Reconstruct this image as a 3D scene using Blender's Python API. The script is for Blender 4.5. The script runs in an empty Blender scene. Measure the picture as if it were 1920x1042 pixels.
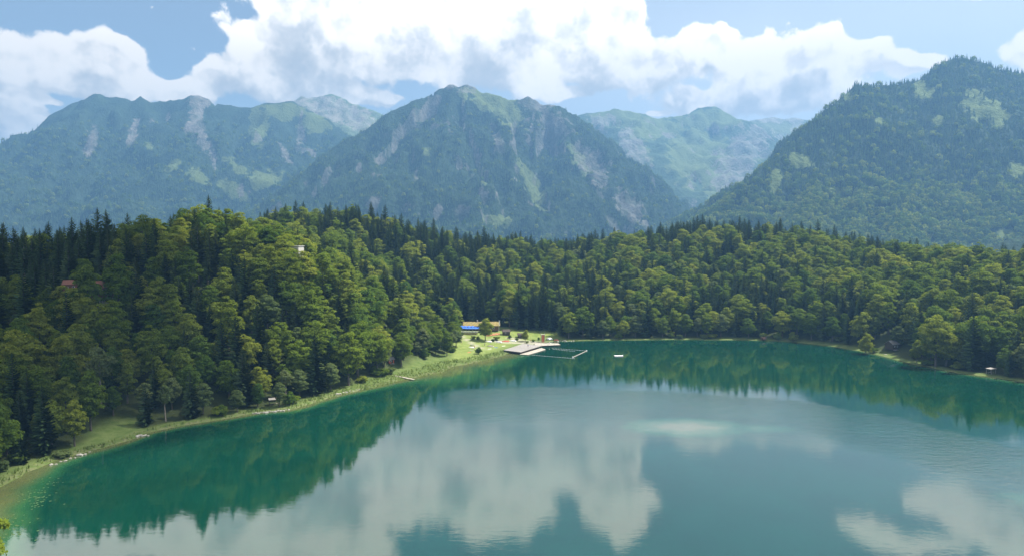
import bpy, bmesh, math, random
import numpy as np
from mathutils import Vector, Matrix
R = math.radians
rng = np.random.default_rng(7)
random.seed(7)
sc = bpy.context.scene
col = sc.collection

# ------------------------------------------------------------------ camera
F = 1301.0                       # focal length in pixels of the 1920 px wide photograph
PITCH = math.atan(71 / F)
CAM = np.array([0.0, 0.0, 60.0])
cam = bpy.data.objects.new('camera', bpy.data.cameras.new('camera'))
col.objects.link(cam)
cam.location = CAM
cam.rotation_euler = (R(90) - PITCH, 0, 0)
cam.data.sensor_width = 36
cam.data.lens = 36 * F / 1920
cam.data.clip_start = 0.5
cam.data.clip_end = 40000
sc.camera = cam
CP, SP = math.cos(PITCH), math.sin(PITCH)

def ray(px, py):
    a, b = (px - 960) / F, (521 - py) / F
    return np.array([a, CP + b * SP, -SP + b * CP])
def at(px, py, z=0.0):           # the point at height z seen at that pixel
    r = ray(px, py); t = (z - CAM[2]) / r[2]
    return CAM + r * t
def atd(px, py, d):              # the point at distance d (along y) seen at that pixel
    r = ray(px, py); return CAM + r * (d / r[1])
def proj(x, y, z):
    zz = z - CAM[2]
    f = y * CP - zz * SP; u = y * SP + zz * CP
    f = np.where(np.abs(f) < 1e-3, 1e-3, f)
    return 960 + F * x / f, 521 - F * u / f, f

# ------------------------------------------------------------------ exposure, sun, sky
sc.view_settings.view_transform = 'Standard'
sc.view_settings.look = 'None'
sc.view_settings.exposure = 1.2
sc.view_settings.gamma = 1.0
sc.view_settings.use_curve_mapping = False
sc.cycles.use_denoising = True
sc.cycles.max_bounces = 8
sc.cycles.diffuse_bounces = 3
sc.cycles.glossy_bounces = 3
sc.cycles.transmission_bounces = 3
sc.cycles.transparent_max_bounces = 6
sc.cycles.volume_bounces = 0

SUN_EL, SUN_AZ = R(56), R(72)
SUN = np.array([math.cos(SUN_EL) * math.sin(SUN_AZ), math.cos(SUN_EL) * math.cos(SUN_AZ), math.sin(SUN_EL)])
sl = bpy.data.lights.new('sun', 'SUN')
sl.energy = 5.0; sl.angle = R(0.53); sl.color = (1.0, 0.95, 0.86)
so = bpy.data.objects.new('sun', sl); col.objects.link(so)
so.rotation_euler = Vector(-SUN).to_track_quat('-Z', 'Y').to_euler()

class NT:                        # small node-tree writer
    def __init__(s, t): s.t = t; s.n = t.nodes; s.l = t.links
    def new(s, ty, **kw):
        n = s.n.new(ty)
        for k, v in kw.items(): setattr(n, k, v)
        return n
    def put(s, sock, v):
        if v is None: return
        if isinstance(v, bpy.types.NodeSocket): s.l.new(v, sock)
        else: sock.default_value = v
    def m(s, op, a, b=None, c=None, clamp=False):
        n = s.new('ShaderNodeMath', operation=op, use_clamp=clamp)
        for i, v in enumerate((a, b, c)):
            if v is not None: s.put(n.inputs[i], v)
        return n.outputs[0]
    def v(s, op, a, b=None, c=None):
        n = s.new('ShaderNodeVectorMath', operation=op)
        for i, x in enumerate((a, b, c)):
            if x is not None: s.put(n.inputs[i], x)
        return n.outputs['Value'] if op in ('LENGTH', 'DOT_PRODUCT', 'DISTANCE') else n.outputs[0]
    def mix(s, f, a, b, blend='MIX'):
        n = s.new('ShaderNodeMix', data_type='RGBA', blend_type=blend)
        s.put(n.inputs[0], f)
        for i, x in ((6, a), (7, b)):
            s.put(n.inputs[i], (x + (1,)) if isinstance(x, tuple) and len(x) == 3 else x)
        return n.outputs[2]
    def noise(s, vec, scale, detail=4, rough=.5, dist=0., color=False, lac=2., dim='3D'):
        n = s.new('ShaderNodeTexNoise', noise_dimensions=dim)
        if vec is not None: s.l.new(vec, n.inputs['Vector'])
        n.inputs['Scale'].default_value = scale; n.inputs['Detail'].default_value = detail
        n.inputs['Roughness'].default_value = rough; n.inputs['Distortion'].default_value = dist
        n.inputs['Lacunarity'].default_value = lac
        return n.outputs['Color' if color else 'Fac']
    def step(s, x, a, b, lo=0., hi=1.):
        n = s.new('ShaderNodeMapRange', interpolation_type='SMOOTHSTEP')
        for i, q in enumerate((x, a, b, lo, hi)): s.put(n.inputs[i], q)
        return n.outputs[0]

def deg(px, py):
    az = math.atan((px - 960) / F)
    return math.degrees(az), math.degrees(math.atan((450 - py) / math.hypot(F, px - 960)))

# cumulus banks: centre and half-size, as seen from the lake (converted to azimuth / elevation in degrees)
PUFFS = [(70,122,74,30),(150,114,70,32),(225,100,54,34),(250,120,42,34),(30,135,52,32),(130,150,150,26),(255,160,55,22),
 (40,212,66,30),(0,245,70,42),(60,190,45,22),(120,192,18,9),
 (455,80,42,40),(490,120,60,50),(440,150,85,34),(540,150,110,45),(330,170,70,24),(380,185,60,20),(640,175,85,36),(590,180,110,30),
 (560,50,85,52),(640,50,110,66),(760,50,140,82),(880,55,130,80),(690,185,60,22),(620,110,90,46),(760,130,110,40),
 (990,30,110,62),(1100,30,105,60),(1165,45,62,50),(860,130,120,55),(960,120,110,50),(1090,115,100,46),(1190,95,55,40),
 (1320,78,58,36),(1350,62,28,20),(1290,115,80,40),(1390,118,85,38),(1495,92,46,36),(1535,85,30,22),(1560,120,70,42),(1460,135,130,34),
 (1630,110,52,28),(1650,98,22,14),(1700,132,50,20),(1725,128,25,14),(1300,190,90,26),(1400,180,120,42),(1225,212,26,7),(1500,165,90,44),(1010,165,50,38),
 (1180,150,130,34),(730,195,26,10),(1040,178,60,18),(1910,108,32,26),(308,17,24,9),(465,6,42,14),(352,99,11,6),
 (700,-30,170,60),(930,-50,130,66),(1150,-30,90,60),(1165,-80,55,40),(905,-90,45,35),(560,-40,150,70),(450,-110,190,70),(230,-120,170,52),(620,-140,140,60),(90,-130,90,40),
 (1770,-40,55,22),(1880,-70,90,45),(1960,-110,110,60),(1470,-30,30,14),(1640,-100,70,14),(1740,-130,80,20)]

def cloud_group():
    g = bpy.data.node_groups.new('cloud_field', 'ShaderNodeTree')
    g.interface.new_socket('P', in_out='INPUT', socket_type='NodeSocketVector')
    g.interface.new_socket('D', in_out='OUTPUT', socket_type='NodeSocketFloat')
    g.interface.new_socket('S', in_out='OUTPUT', socket_type='NodeSocketFloat')
    T = NT(g)
    i = T.new('NodeGroupInput'); o = T.new('NodeGroupOutput')
    P = i.outputs[0]
    w = T.v('SUBTRACT', T.noise(P, .23, 2, .55, color=True, dim='2D'), (.5, .5, .5))
    P2 = T.v('MULTIPLY_ADD', w, (3.2, 2.4, 0), P)
    acc = None
    for (px, py, rx, ry) in PUFFS:
        a, e = deg(px, py)
        sx = math.degrees(rx / F) * 1.12; sy = math.degrees(ry / F) * 1.15
        small = rx < 45 and (py < 60 or rx < 15)
        if small: sx *= 2.1; sy *= 2.1
        q = T.v('MULTIPLY_ADD', P2, (1 / sx, 1 / sy, 0), (-a / sx, -e / sy, 0))
        l = T.v('LENGTH', q)
        if small: l = T.m('ADD', l, .86)
        acc = l if acc is None else T.m('SMOOTH_MIN', acc, l, .35)
    body = T.m('SUBTRACT', 1.0, acc)
    body = T.m('MINIMUM', T.m('MULTIPLY', body, 1.7), .80)
    # puffy lumps of three sizes
    vo = T.new('ShaderNodeTexVoronoi', feature='F1', normalize=False, voronoi_dimensions='2D')
    w2 = T.v('SUBTRACT', T.noise(P, .9, 2, .6, color=True, dim='2D'), (.5, .5, .5))
    T.l.new(T.v('MULTIPLY_ADD', w2, (1.1, 1.1, 1.1), P), vo.inputs['Vector'])
    vo.inputs['Scale'].default_value = .34; vo.inputs['Detail'].default_value = 3.0
    vo.inputs['Roughness'].default_value = .55; vo.inputs['Lacunarity'].default_value = 2.3
    lump = T.m('SUBTRACT', .50, vo.outputs['Distance'])
    n1 = T.m('SUBTRACT', T.noise(P2, .45, 7, .60, dim='2D'), .5)
    rag = T.m('ADD', T.m('MULTIPLY', lump, .78), T.m('MULTIPLY', n1, 1.0))
    s = T.m('MULTIPLY_ADD', rag, T.step(body, .15, .75, 1., .38), body)
    T.l.new(s, o.inputs[0])
    v2 = T.new('ShaderNodeTexVoronoi', feature='SMOOTH_F1', normalize=False, voronoi_dimensions='2D')
    T.l.new(T.v('MULTIPLY_ADD', w2, (1.6, 1.6, 0), P), v2.inputs['Vector'])
    v2.inputs['Scale'].default_value = .21; v2.inputs['Detail'].default_value = 1.8
    v2.inputs['Roughness'].default_value = .5; v2.inputs['Lacunarity'].default_value = 2.4; v2.inputs['Smoothness'].default_value = .5
    q = T.m('MULTIPLY_ADD', T.m('SUBTRACT', .45, v2.outputs['Distance']), .95, body)
    q = T.m('MULTIPLY_ADD', T.m('SUBTRACT', T.noise(P2, .16, 4, .5, dim='2D'), .5), 1.0, q)
    T.l.new(q, o.inputs[1])
    return g

CLOUD_DARK, CLOUD_LIT = (3.5, 3.45, 3.35), (7.9, 7.15, 6.2)
def make_world():
    w = bpy.data.worlds.new('World'); sc.world = w; w.use_nodes = True
    t = w.node_tree; t.nodes.clear(); T = NT(t)
    sky = T.new('ShaderNodeTexSky', sky_type='NISHITA')
    sky.sun_disc = False; sky.sun_elevation = SUN_EL; sky.sun_rotation = SUN_AZ
    sky.altitude = 900; sky.air_density = 1.0; sky.dust_density = 1.2; sky.ozone_density = 1.0
    tc = T.new('ShaderNodeTexCoord'); sep = T.new('ShaderNodeSeparateXYZ')
    T.l.new(tc.outputs['Generated'], sep.inputs[0])
    x, y, z = sep.outputs
    az = T.m('MULTIPLY', T.m('ARCTAN2', x, y), 57.29578)
    el = T.m('MULTIPLY', T.m('ARCSINE', z), 57.29578)
    cv = T.new('ShaderNodeCombineXYZ'); T.l.new(az, cv.inputs[0]); T.l.new(el, cv.inputs[1])
    P = cv.outputs[0]
    g = cloud_group()
    def fld(off, k=0):
        n = T.new('ShaderNodeGroup'); n.node_tree = g
        T.l.new(T.v('ADD', P, off) if off else P, n.inputs[0]); return n.outputs[k]
    D = fld(None); S0 = fld(None, 1); S1 = fld((.50, .75, 0), 1); S2 = fld((.9, 2.9, 0), 1)
    # outside the view the fair-weather sky goes on with scattered cumulus
    oth = T.m('SUBTRACT', T.noise(tc.outputs['Generated'], 3.2, 7, .55), .45)
    inside = T.m('MULTIPLY', T.step(T.m('ABSOLUTE', az), 40, 52, 1, 0), T.step(el, 22, 34, 1, 0))
    Dm = T.m('ADD', T.m('MULTIPLY', D, inside), T.m('MULTIPLY', T.m('SUBTRACT', T.m('MULTIPLY', oth, 2.2), .0), T.m('SUBTRACT', 1., inside)))
    alpha = T.m('MULTIPLY', T.step(Dm, -.08, .40), T.step(el, -1, 2))
    lit = T.step(T.m('SUBTRACT', S0, S1), -.40, .34)      # side of each lump turned to the sun
    occ = T.step(S2, .1, 1.15)                           # cloud standing between here and the sun
    thin = T.step(D, .75, .1)
    lum = T.m('MULTIPLY_ADD', lit, .42, .58)
    lum = T.m('MULTIPLY', lum, T.m('MULTIPLY_ADD', occ, -.56, 1.))
    lum = T.m('ADD', lum, T.m('MULTIPLY', thin, .08))
    lum = T.m('ADD', lum, T.m('MULTIPLY', T.m('SUBTRACT', D, S0), .24))
    big = T.noise(P, .11, 2, .5)
    lum = T.m('MULTIPLY', lum, T.step(big, .3, .7, .90, 1.08))
    cc = T.mix(T.step(lum, .26, 1.0), CLOUD_DARK, CLOUD_LIT)
    cc = T.v('SCALE', cc); cc.node.inputs['Scale'].default_value = 1.; T.l.new(T.step(el, 13, 20, 1., 1.6), cc.node.inputs['Scale'])
    skyc = T.mix(1.0, sky.outputs[0], (.74, .74, .69), 'MULTIPLY')
    skyc = T.mix(T.step(el, 13, 4, 0, .55), skyc, (5.0, 5.3, 5.5))
    skyc = T.mix(.24, skyc, (3.5, 3.65, 3.8))
    # milky veil towards the sun side of the sky
    veil = T.m('MULTIPLY', T.step(az, -20, 22), .72)
    veil = T.m('MULTIPLY', veil, T.step(T.noise(P, .06, 4, .5), .2, .8, .75, 1.))
    veil = T.m('MULTIPLY', veil, T.step(el, 14, 24, 1, .25))
    skyc = T.mix(veil, skyc, (5.7, 5.9, 6.0))
    final = T.mix(alpha, skyc, cc)
    bg = T.new('ShaderNodeBackground'); bg.inputs[1].default_value = .09
    T.l.new(final, bg.inputs[0])
    out = T.new('ShaderNodeOutputWorld'); T.l.new(bg.outputs[0], out.inputs[0])
    w.cycles.sampling_method = 'MANUAL'; w.cycles.sample_map_resolution = 512
make_world()
# ------------------------------------------------------------------ helpers
def tag(o, label=None, cat=None, group=None, kind=None):
    if label: o['label'] = label
    if cat: o['category'] = cat
    if group: o['group'] = group
    if kind: o['kind'] = kind
    return o
def thing(name, label, cat, loc=(0, 0, 0), rz=0., group=None):
    o = bpy.data.objects.new(name, None); col.objects.link(o)
    o.empty_display_size = .5
    o.location = tuple(float(v) for v in loc); o.rotation_euler = (0, 0, rz)
    return tag(o, label, cat, group)
def link(name, me, parent=None):
    o = bpy.data.objects.new(name, me); col.objects.link(o)
    if parent: o.parent = parent
    return o
def mesh_np(name, V, Fc, mats=(), mi=None, smooth=False):
    me = bpy.data.meshes.new(name)
    V = np.asarray(V, np.float32); Fc = np.asarray(Fc, np.int32); k = Fc.shape[1]
    me.vertices.add(len(V)); me.vertices.foreach_set('co', V.ravel())
    me.loops.add(Fc.size); me.loops.foreach_set('vertex_index', Fc.ravel())
    me.polygons.add(len(Fc)); me.polygons.foreach_set('loop_start', np.arange(0, Fc.size, k, dtype=np.int32))
    me.polygons.foreach_set('loop_total', np.full(len(Fc), k, np.int32))
    if mi is not None: me.polygons.foreach_set('material_index', np.asarray(mi, np.int32))
    me.polygons.foreach_set('use_smooth', np.full(len(Fc), smooth, bool))
    me.update(calc_edges=True)
    for m in mats: me.materials.append(m)
    return me
def fattr(me, name, vals):
    a = me.attributes.new(name, 'FLOAT', 'POINT'); a.data.foreach_set('value', np.asarray(vals, np.float32))

def mat(name):
    m = bpy.data.materials.new(name); m.use_nodes = True
    m.node_tree.nodes.clear(); T = NT(m.node_tree)
    out = T.new('ShaderNodeOutputMaterial')
    return m, T, out
def pbsdf(T, color, rough=.8, spec=.3, **kw):
    b = T.new('ShaderNodeBsdfPrincipled')
    T.put(b.inputs['Base Color'], color + (1,) if isinstance(color, tuple) else color)
    T.put(b.inputs['Roughness'], rough); b.inputs['Specular IOR Level'].default_value = spec
    return b
def plain(name, c, rough=.75, var=.25, scale=3., metallic=0.):
    m, T, out = mat(name)
    tc = T.new('ShaderNodeTexCoord'); oi = T.new('ShaderNodeObjectInfo')
    n = T.noise(tc.outputs['Object'], scale, 5, .6)
    k = T.m('ADD', T.step(n, .25, .75, 1 - var, 1 + var), T.m('MULTIPLY_ADD', oi.outputs['Random'], var * .5, -var * .25))
    hs = T.new('ShaderNodeHueSaturation'); hs.inputs['Color'].default_value = c + (1,)
    T.l.new(k, hs.inputs['Value'])
    b = pbsdf(T, hs.outputs[0], rough); b.inputs['Metallic'].default_value = metallic
    T.l.new(b.outputs[0], out.inputs[0]); return m

def foliage(name, c0, c1, c2, trans=.48):
    m, T, out = mat(name)
    oi = T.new('ShaderNodeObjectInfo'); geo = T.new('ShaderNodeNewGeometry')
    tc = T.new('ShaderNodeTexCoord')
    r = T.new('ShaderNodeValToRGB'); r.color_ramp.elements[0].color = c0 + (1,); r.color_ramp.elements[1].color = c2 + (1,)
    e = r.color_ramp.elements.new(.55); e.color = c1 + (1,)
    T.l.new(T.m('ADD', T.m('MULTIPLY', oi.outputs['Random'], .95), T.m('MULTIPLY', T.noise(tc.outputs['Object'], .25, 3, .6), .22)), r.inputs[0])
    isl = T.m('MULTIPLY_ADD', geo.outputs['Random Per Island'], .5, .75)
    cval = T.new('ShaderNodeHueSaturation'); T.l.new(r.outputs[0], cval.inputs['Color']); T.l.new(isl, cval.inputs['Value'])
    d = T.new('ShaderNodeBsdfDiffuse'); T.l.new(cval.outputs[0], d.inputs[0])
    tr = T.new('ShaderNodeBsdfTranslucent')
    T.l.new(T.mix(1., cval.outputs[0], (1.25, 1.15, .55), 'MULTIPLY'), tr.inputs[0])
    mx = T.new('ShaderNodeMixShader'); mx.inputs[0].default_value = trans
    T.l.new(d.outputs[0], mx.inputs[1]); T.l.new(tr.outputs[0], mx.inputs[2])
    T.l.new(mx.outputs[0], out.inputs[0]); return m

# numpy gradient noise
_perm = np.random.default_rng(3).permutation(512)
_perm = np.concatenate([_perm, _perm, _perm])
_grad = np.stack([np.cos(np.linspace(0, 2 * np.pi, 512, endpoint=False)), np.sin(np.linspace(0, 2 * np.pi, 512, endpoint=False))], 1)
def pn(x, y, seed=0):
    xi = np.floor(x).astype(int); yi = np.floor(y).astype(int)
    xf = x - xi; yf = y - yi
    u = xf * xf * xf * (xf * (xf * 6 - 15) + 10); v = yf * yf * yf * (yf * (yf * 6 - 15) + 10)
    def g(a, b, dx, dy):
        h = _perm[(_perm[(xi + a + seed * 37) % 512] + yi + b) % 512]
        return _grad[h, 0] * dx + _grad[h, 1] * dy
    n0 = g(0, 0, xf, yf) * (1 - u) + g(1, 0, xf - 1, yf) * u
    n1 = g(0, 1, xf, yf - 1) * (1 - u) + g(1, 1, xf - 1, yf - 1) * u
    return (n0 * (1 - v) + n1 * v) * 1.5
def fbm(x, y, seed=0, octv=5, gain=.5):
    s = 0; a = 1; f = 1; t = 0
    for i in range(octv):
        s = s + a * pn(x * f, y * f, seed + i * 5); t += a; a *= gain; f *= 2.03
    return s / t
def ridged(x, y, seed=0, octv=5, gain=.5):
    s = 0; a = 1; f = 1; t = 0
    for i in range(octv):
        s = s + a * (1 - np.abs(pn(x * f, y * f, seed + i * 5)) * 1.6); t += a; a *= gain; f *= 2.03
    return s / t
def sstep(a, b, x):
    t = np.clip((x - a) / (b - a), 0, 1); return t * t * (3 - 2 * t)

# ------------------------------------------------------------------ lake outline and near terrain
SHORE_PX = [(0,915),(60,882),(110,862),(150,850),(200,838),(255,822),(275,812),(330,800),(420,786),(480,774),(540,769),(575,760),(630,742),(670,733),
 (720,721),(755,712),(800,703),(830,698),(850,687),(905,677),(945,666),(975,655),(1000,645),(1035,640),(1100,638),(1250,636),(1400,637),(1480,640),(1560,649),
 (1620,659),(1665,670),(1700,680),(1730,686),(1790,698),(1860,707),(1920,716)]
shore = [at(px, py, 0)[:2] for px, py in SHORE_PX]
shore = [np.array(p) for p in ([(-95, -160), (-128, -60), (-118, 20), (-104, 70), (-103, 98), (-108, 125), (-118, 148)])] + shore[0:] + \
        [np.array(p) for p in ([(252, 240), (285, 170), (292, 90), (280, 0), (240, -90), (120, -170), (0, -190)])]
POLY = np.array(shore)
def shore_sd(x, y):              # > 0 on land, < 0 in the lake
    x = np.asarray(x, float); y = np.asarray(y, float)
    best = np.full(x.shape, 1e9); ins = np.zeros(x.shape, bool)
    for a, b in zip(POLY, np.roll(POLY, -1, 0)):
        ex, ey = b - a; wx, wy = x - a[0], y - a[1]
        t = np.clip((wx * ex + wy * ey) / (ex * ex + ey * ey), 0, 1)
        best = np.minimum(best, (wx - ex * t) ** 2 + (wy - ey * t) ** 2)
        c = ((a[1] > y) != (b[1] > y))
        xx = a[0] + (y - a[1]) / (ey if abs(ey) > 1e-9 else 1e-9) * ex
        ins ^= (c & (x < xx))
    d = np.sqrt(best)
    return np.where(ins, -d, d)

CTRL = [(-300,200,8),(-300,260,35),(-300,330,48),(-300,420,46),
 (0,200,9),(0,235,24),(0,268,37),(0,330,39),(0,400,36),
 (150,222,5),(150,250,22),(150,275,37),(150,340,42),(300,240,7),(300,265,24),(300,300,43),(300,335,53),(300,400,47),
 (410,252,8),(410,280,26),(410,310,46),(410,338,58),(410,400,48),(480,330,52),
 (540,270,8),(540,290,27),(540,315,42),(540,345,44),(540,400,42),
 (640,288,4),(640,312,26),(640,340,31),(640,400,34),
 (720,315,4),(720,345,16),(720,385,19),(720,430,26),
 (790,350,2.5),(790,380,6),(790,430,12),(860,370,2.2),(900,420,4.5),(950,425,4.2),(1000,425,2.5),(860,440,7),(1035,440,5),
 (500,480,57),(560,500,62),(630,520,66),(700,530,59),(780,560,53),(860,590,47),(950,640,42),(1020,650,38),
 (600,450,44),(700,480,36),(800,480,20),(880,500,21),(950,480,11),(950,560,30),(1050,480,12),(1050,560,28),
 (1100,650,43),(1200,650,48),(1260,640,52),(1340,640,57),(1420,630,52),(1500,620,53),(1600,600,42),(1700,540,36),(1800,480,35),(1920,430,32),(2100,390,34),(2300,340,34),
 (1200,520,22),(1340,520,23),(1450,500,22),(1600,440,17),(1700,410,17),(1800,370,13),(1920,335,8),(2100,290,8),
 (500,640,10),(700,680,10),(860,740,10),(1020,800,10),(1260,800,10),(1500,780,10),(1700,700,10),(1920,600,10),(2300,480,15),
 (300,560,10),(0,560,10),(-300,560,10)]
CX = np.array([(c[0] - 960) / F * c[1] for c in CTRL] + [320, 330, 300, 150, -150, -180, -170, -190, -320, 420, 420, 420, -420, -420, 0])
CY = np.array([c[1] for c in CTRL] + [230, 120, -80, -210, -210, 20, 110, -90, 60, 300, 100, -150, -150, 200, -300.])
CZ = np.array([c[2] for c in CTRL] + [10, 10, 8, 8, 8, 16, 14, 16, 40, 34, 34, 34, 40, 40, 30.])
def _tps():
    n = len(CX); d = np.hypot(CX[:, None] - CX, CY[:, None] - CY)
    K = np.where(d > 0, d * d * np.log(d + 1e-9), 0) + np.eye(n) * 400.
    P = np.stack([np.ones(n), CX, CY], 1)
    A = np.block([[K, P], [P.T, np.zeros((3, 3))]])
    return np.linalg.solve(A, np.concatenate([CZ, np.zeros(3)]))
_w = _tps()
def ground(x, y):
    x = np.asarray(x, float); y = np.asarray(y, float); sh = x.shape
    xf, yf = x.ravel(), y.ravel(); z = np.full(xf.shape, _w[-3]) + _w[-2] * xf + _w[-1] * yf
    for cx, cy, w in zip(CX, CY, _w[:-3]):
        d2 = (xf - cx) ** 2 + (yf - cy) ** 2 + 1e-9
        z += w * .5 * d2 * np.log(d2)
    z = np.clip(z, .6, 75)
    z += 1.6 * fbm(xf / 38, yf / 38, 9, 4) * sstep(5, 40, z * 2)
    sd = shore_sd(xf, yf)
    r = np.hypot(xf, yf - 250)
    far = sstep(430, 720, np.maximum(np.abs(xf) * 1.05, np.abs(yf - 260)))
    z = z * (1 - far) + far * -82.
    land = z * sstep(0, 26, sd) * (1 - .0) + .35 * sstep(0, 2.5, sd) * (1 - far)
    wat = -np.minimum(7, .25 * -sd) - .15
    return np.where(sd > 0, land, wat).reshape(sh)

def grid(xs, ys, fz):
    X, Y = np.meshgrid(xs, ys); Z = fz(X, Y)
    V = np.stack([X.ravel(), Y.ravel(), Z.ravel()], 1)
    nx, ny = len(xs), len(ys)
    i = np.arange(nx * ny).reshape(ny, nx)
    Fc = np.stack([i[:-1, :-1].ravel(), i[:-1, 1:].ravel(), i[1:, 1:].ravel(), i[1:, :-1].ravel()], 1)
    return V, Fc

def m_ground():
    m, T, out = mat('forest_floor')
    geo = T.new('ShaderNodeNewGeometry'); p = geo.outputs['Position']
    a = T.new('ShaderNodeAttribute', attribute_name='grass').outputs['Fac']
    s = T.new('ShaderNodeAttribute', attribute_name='shore').outputs['Fac']
    n = T.noise(p, .35, 6, .65); n2 = T.noise(p, 1.7, 4, .6)
    floor = T.mix(n, (.022, .032, .012), (.06, .075, .024))
    gr = T.mix(T.step(n, .3, .7), (.075, .120, .026), (.135, .175, .055))
    gr = T.mix(T.m('MULTIPLY', T.step(n2, .5, .85), .4), gr, (.17, .17, .08))
    lw = T.mix(T.step(n, .3, .7), (.13, .18, .040), (.21, .25, .075))
    gr = T.mix(T.new('ShaderNodeAttribute', attribute_name='lawn').outputs['Fac'], gr, lw)
    gr = T.mix(T.new('ShaderNodeAttribute', attribute_name='path').outputs['Fac'], gr, (.34, .32, .25))
    c = T.mix(a, floor, gr)
    bank = T.mix(n2, (.085, .085, .04), (.22, .205, .13))
    c = T.mix(T.m('MULTIPLY', T.m('MULTIPLY', s, .8), T.step(n, .38, .66)), c, bank)
    b = pbsdf(T, c, .95, .1)
    bp = T.new('ShaderNodeBump'); bp.inputs['Strength'].default_value = .6; bp.inputs['Distance'].default_value = .5
    T.l.new(n2, bp.inputs['Height']); T.l.new(bp.outputs[0], b.inputs['Normal'])
    T.l.new(b.outputs[0], out.inputs[0]); return m

def setback(px):                 # width of the open strip between water and trees
    return np.interp(px, [-400, 0, 60, 140, 180, 250, 280, 480, 560, 640, 700, 760, 850, 950, 1045, 1060, 1920], [5, 5, 4.5, 6, 14, 13, 4, 4, 5, 6.5, 11, 17, 27, 28, 20, 4, 4])
XS = np.concatenate([np.arange(-760, -320, 12), np.arange(-320, 340, 3.0), np.arange(340, 800, 12)])
YS = np.concatenate([np.arange(-420, 60, 12), np.arange(60, 470, 3.0), np.arange(470, 720, 5), np.arange(720, 1040, 12)])
gV, gF = grid(XS, YS, ground)
gme = mesh_np('ground', gV, gF, [m_ground()], smooth=True)
sdv = shore_sd(gV[:, 0], gV[:, 1])
gpx, gpy, gdep = proj(gV[:, 0], gV[:, 1], gV[:, 2])
sb = setback(np.where(gdep > 1, gpx, 0))
grass = sstep(1.25, .8, sdv / (sb + 1.5) + .15 * fbm(gV[:, 0] / 9, gV[:, 1] / 9, 4)) * (gdep > 1)
lawn = (gpx > 845) & (gpx < 1050) & (gV[:, 1] < 436) & (gV[:, 1] > 330)
grass = np.maximum(grass, lawn * 1.0)
lw_ = lawn * sstep(6, 13, sdv + 3 * fbm(gV[:, 0] / 7, gV[:, 1] / 7, 3))
fattr(gme, 'lawn', lw_)
pth = np.zeros(len(gV))
for a_, b_, wd in [((855, 628, 4), (908, 648, 2.5), .9), ((925, 632, 3.5), (1010, 640, 1.2), 2.6), ((960, 628, 3.5), (1030, 640, 1.2), 2.2)]:
    A_, B_ = at(*a_)[:2], at(*b_)[:2]; e_ = B_ - A_
    tt = np.clip(((gV[:, :2] - A_) @ e_) / (e_ @ e_), 0, 1)
    pth = np.maximum(pth, sstep(wd + 1.2, wd - .4, np.hypot(*(gV[:, :2] - A_ - tt[:, None] * e_).T)) * .8)
fattr(gme, 'path', pth)
fattr(gme, 'grass', grass)
fattr(gme, 'shore', sstep(3.2, .8, np.abs(sdv - .6)) * (1 - .5 * sstep(900, 1100, gpx)))
tag(link('ground', gme), kind='structure')

# broad valley floor out to the horizon, a little under the edge of the near terrain
def m_valley():
    m, T, out = mat('valley_meadow')
    geo = T.new('ShaderNodeNewGeometry')
    n = T.noise(geo.outputs['Position'], .004, 6, .6)
    c = T.mix(T.step(n, .42, .58), (.03, .05, .018), (.15, .20, .05))
    b = pbsdf(T, c, .95, .1); T.l.new(b.outputs[0], out.inputs[0]); return m
vme = mesh_np('valley', [(-9000, -3000, -84), (9000, -3000, -84), (9000, 9000, -84), (-9000, 9000, -84)], [(0, 1, 2, 3)], [m_valley()])
tag(link('valley_floor', vme), kind='structure')

# ------------------------------------------------------------------ water
def m_water():
    m, T, out = mat('lake_water')
    geo = T.new('ShaderNodeNewGeometry'); p = geo.outputs['Position']
    dep = T.new('ShaderNodeAttribute', attribute_name='shoredist').outputs['Fac']
    shl = T.new('ShaderNodeAttribute', attribute_name='shoal').outputs['Fac']
    rip = T.new('ShaderNodeAttribute', attribute_name='ripple').outputs['Fac']
    n = T.noise(p, .045, 4, .6)
    deep = T.mix(T.step(n, .3, .7), (.0014, .032, .020), (.002, .041, .026))
    wide = T.new('ShaderNodeAttribute', attribute_name='shelf').outputs['Fac']
    k = T.m('ADD', T.m('DIVIDE', dep, wide), T.m('MULTIPLY_ADD', T.noise(p, .10, 4, .6), .5, -.25))
    c = T.mix(T.step(k, .35, 1.1, 1, 0), deep, (.020, .090, .036))
    c = T.mix(T.step(k, .0, .55, 1, 0), c, (.10, .115, .042))
    sn = T.m('ADD', shl, T.m('MULTIPLY_ADD', T.noise(p, .16, 5, .65), .5, -.25))
    c = T.mix(T.step(sn, .28, .55), c, (.008, .064, .038))
    c = T.mix(T.step(sn, .5, .75), c, (.05, .095, .062))
    c = T.mix(T.step(sn, .75, .95), c, (.095, .115, .08))
    b = T.new('ShaderNodeBsdfPrincipled')
    T.l.new(c, b.inputs['Base Color'])
    b.inputs['IOR'].default_value = 1.95; b.inputs['Specular IOR Level'].default_value = .5
    T.l.new(T.m('MULTIPLY_ADD', rip, .10, .018), b.inputs['Roughness'])
    # small wind waves, longer across than along the view
    mp = T.new('ShaderNodeMapping'); T.l.new(p, mp.inputs[0]); mp.inputs['Scale'].default_value = (.45, 1., 1.); mp.inputs['Rotation'].default_value = (0, 0, R(6))
    w1 = T.noise(mp.outputs[0], .55, 3, .55, .4); w2 = T.noise(mp.outputs[0], 2.2, 3, .6)
    h = T.m('ADD', w1, T.m('MULTIPLY', w2, .35))
    bp = T.new('ShaderNodeBump'); bp.inputs['Distance'].default_value = .12
    T.l.new(T.m('MULTIPLY_ADD', rip, .34, .07), bp.inputs['Strength'])
    T.l.new(h, bp.inputs['Height']); T.l.new(bp.outputs[0], b.inputs['Normal'])
    T.l.new(b.outputs[0], out.inputs[0]); return m
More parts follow.
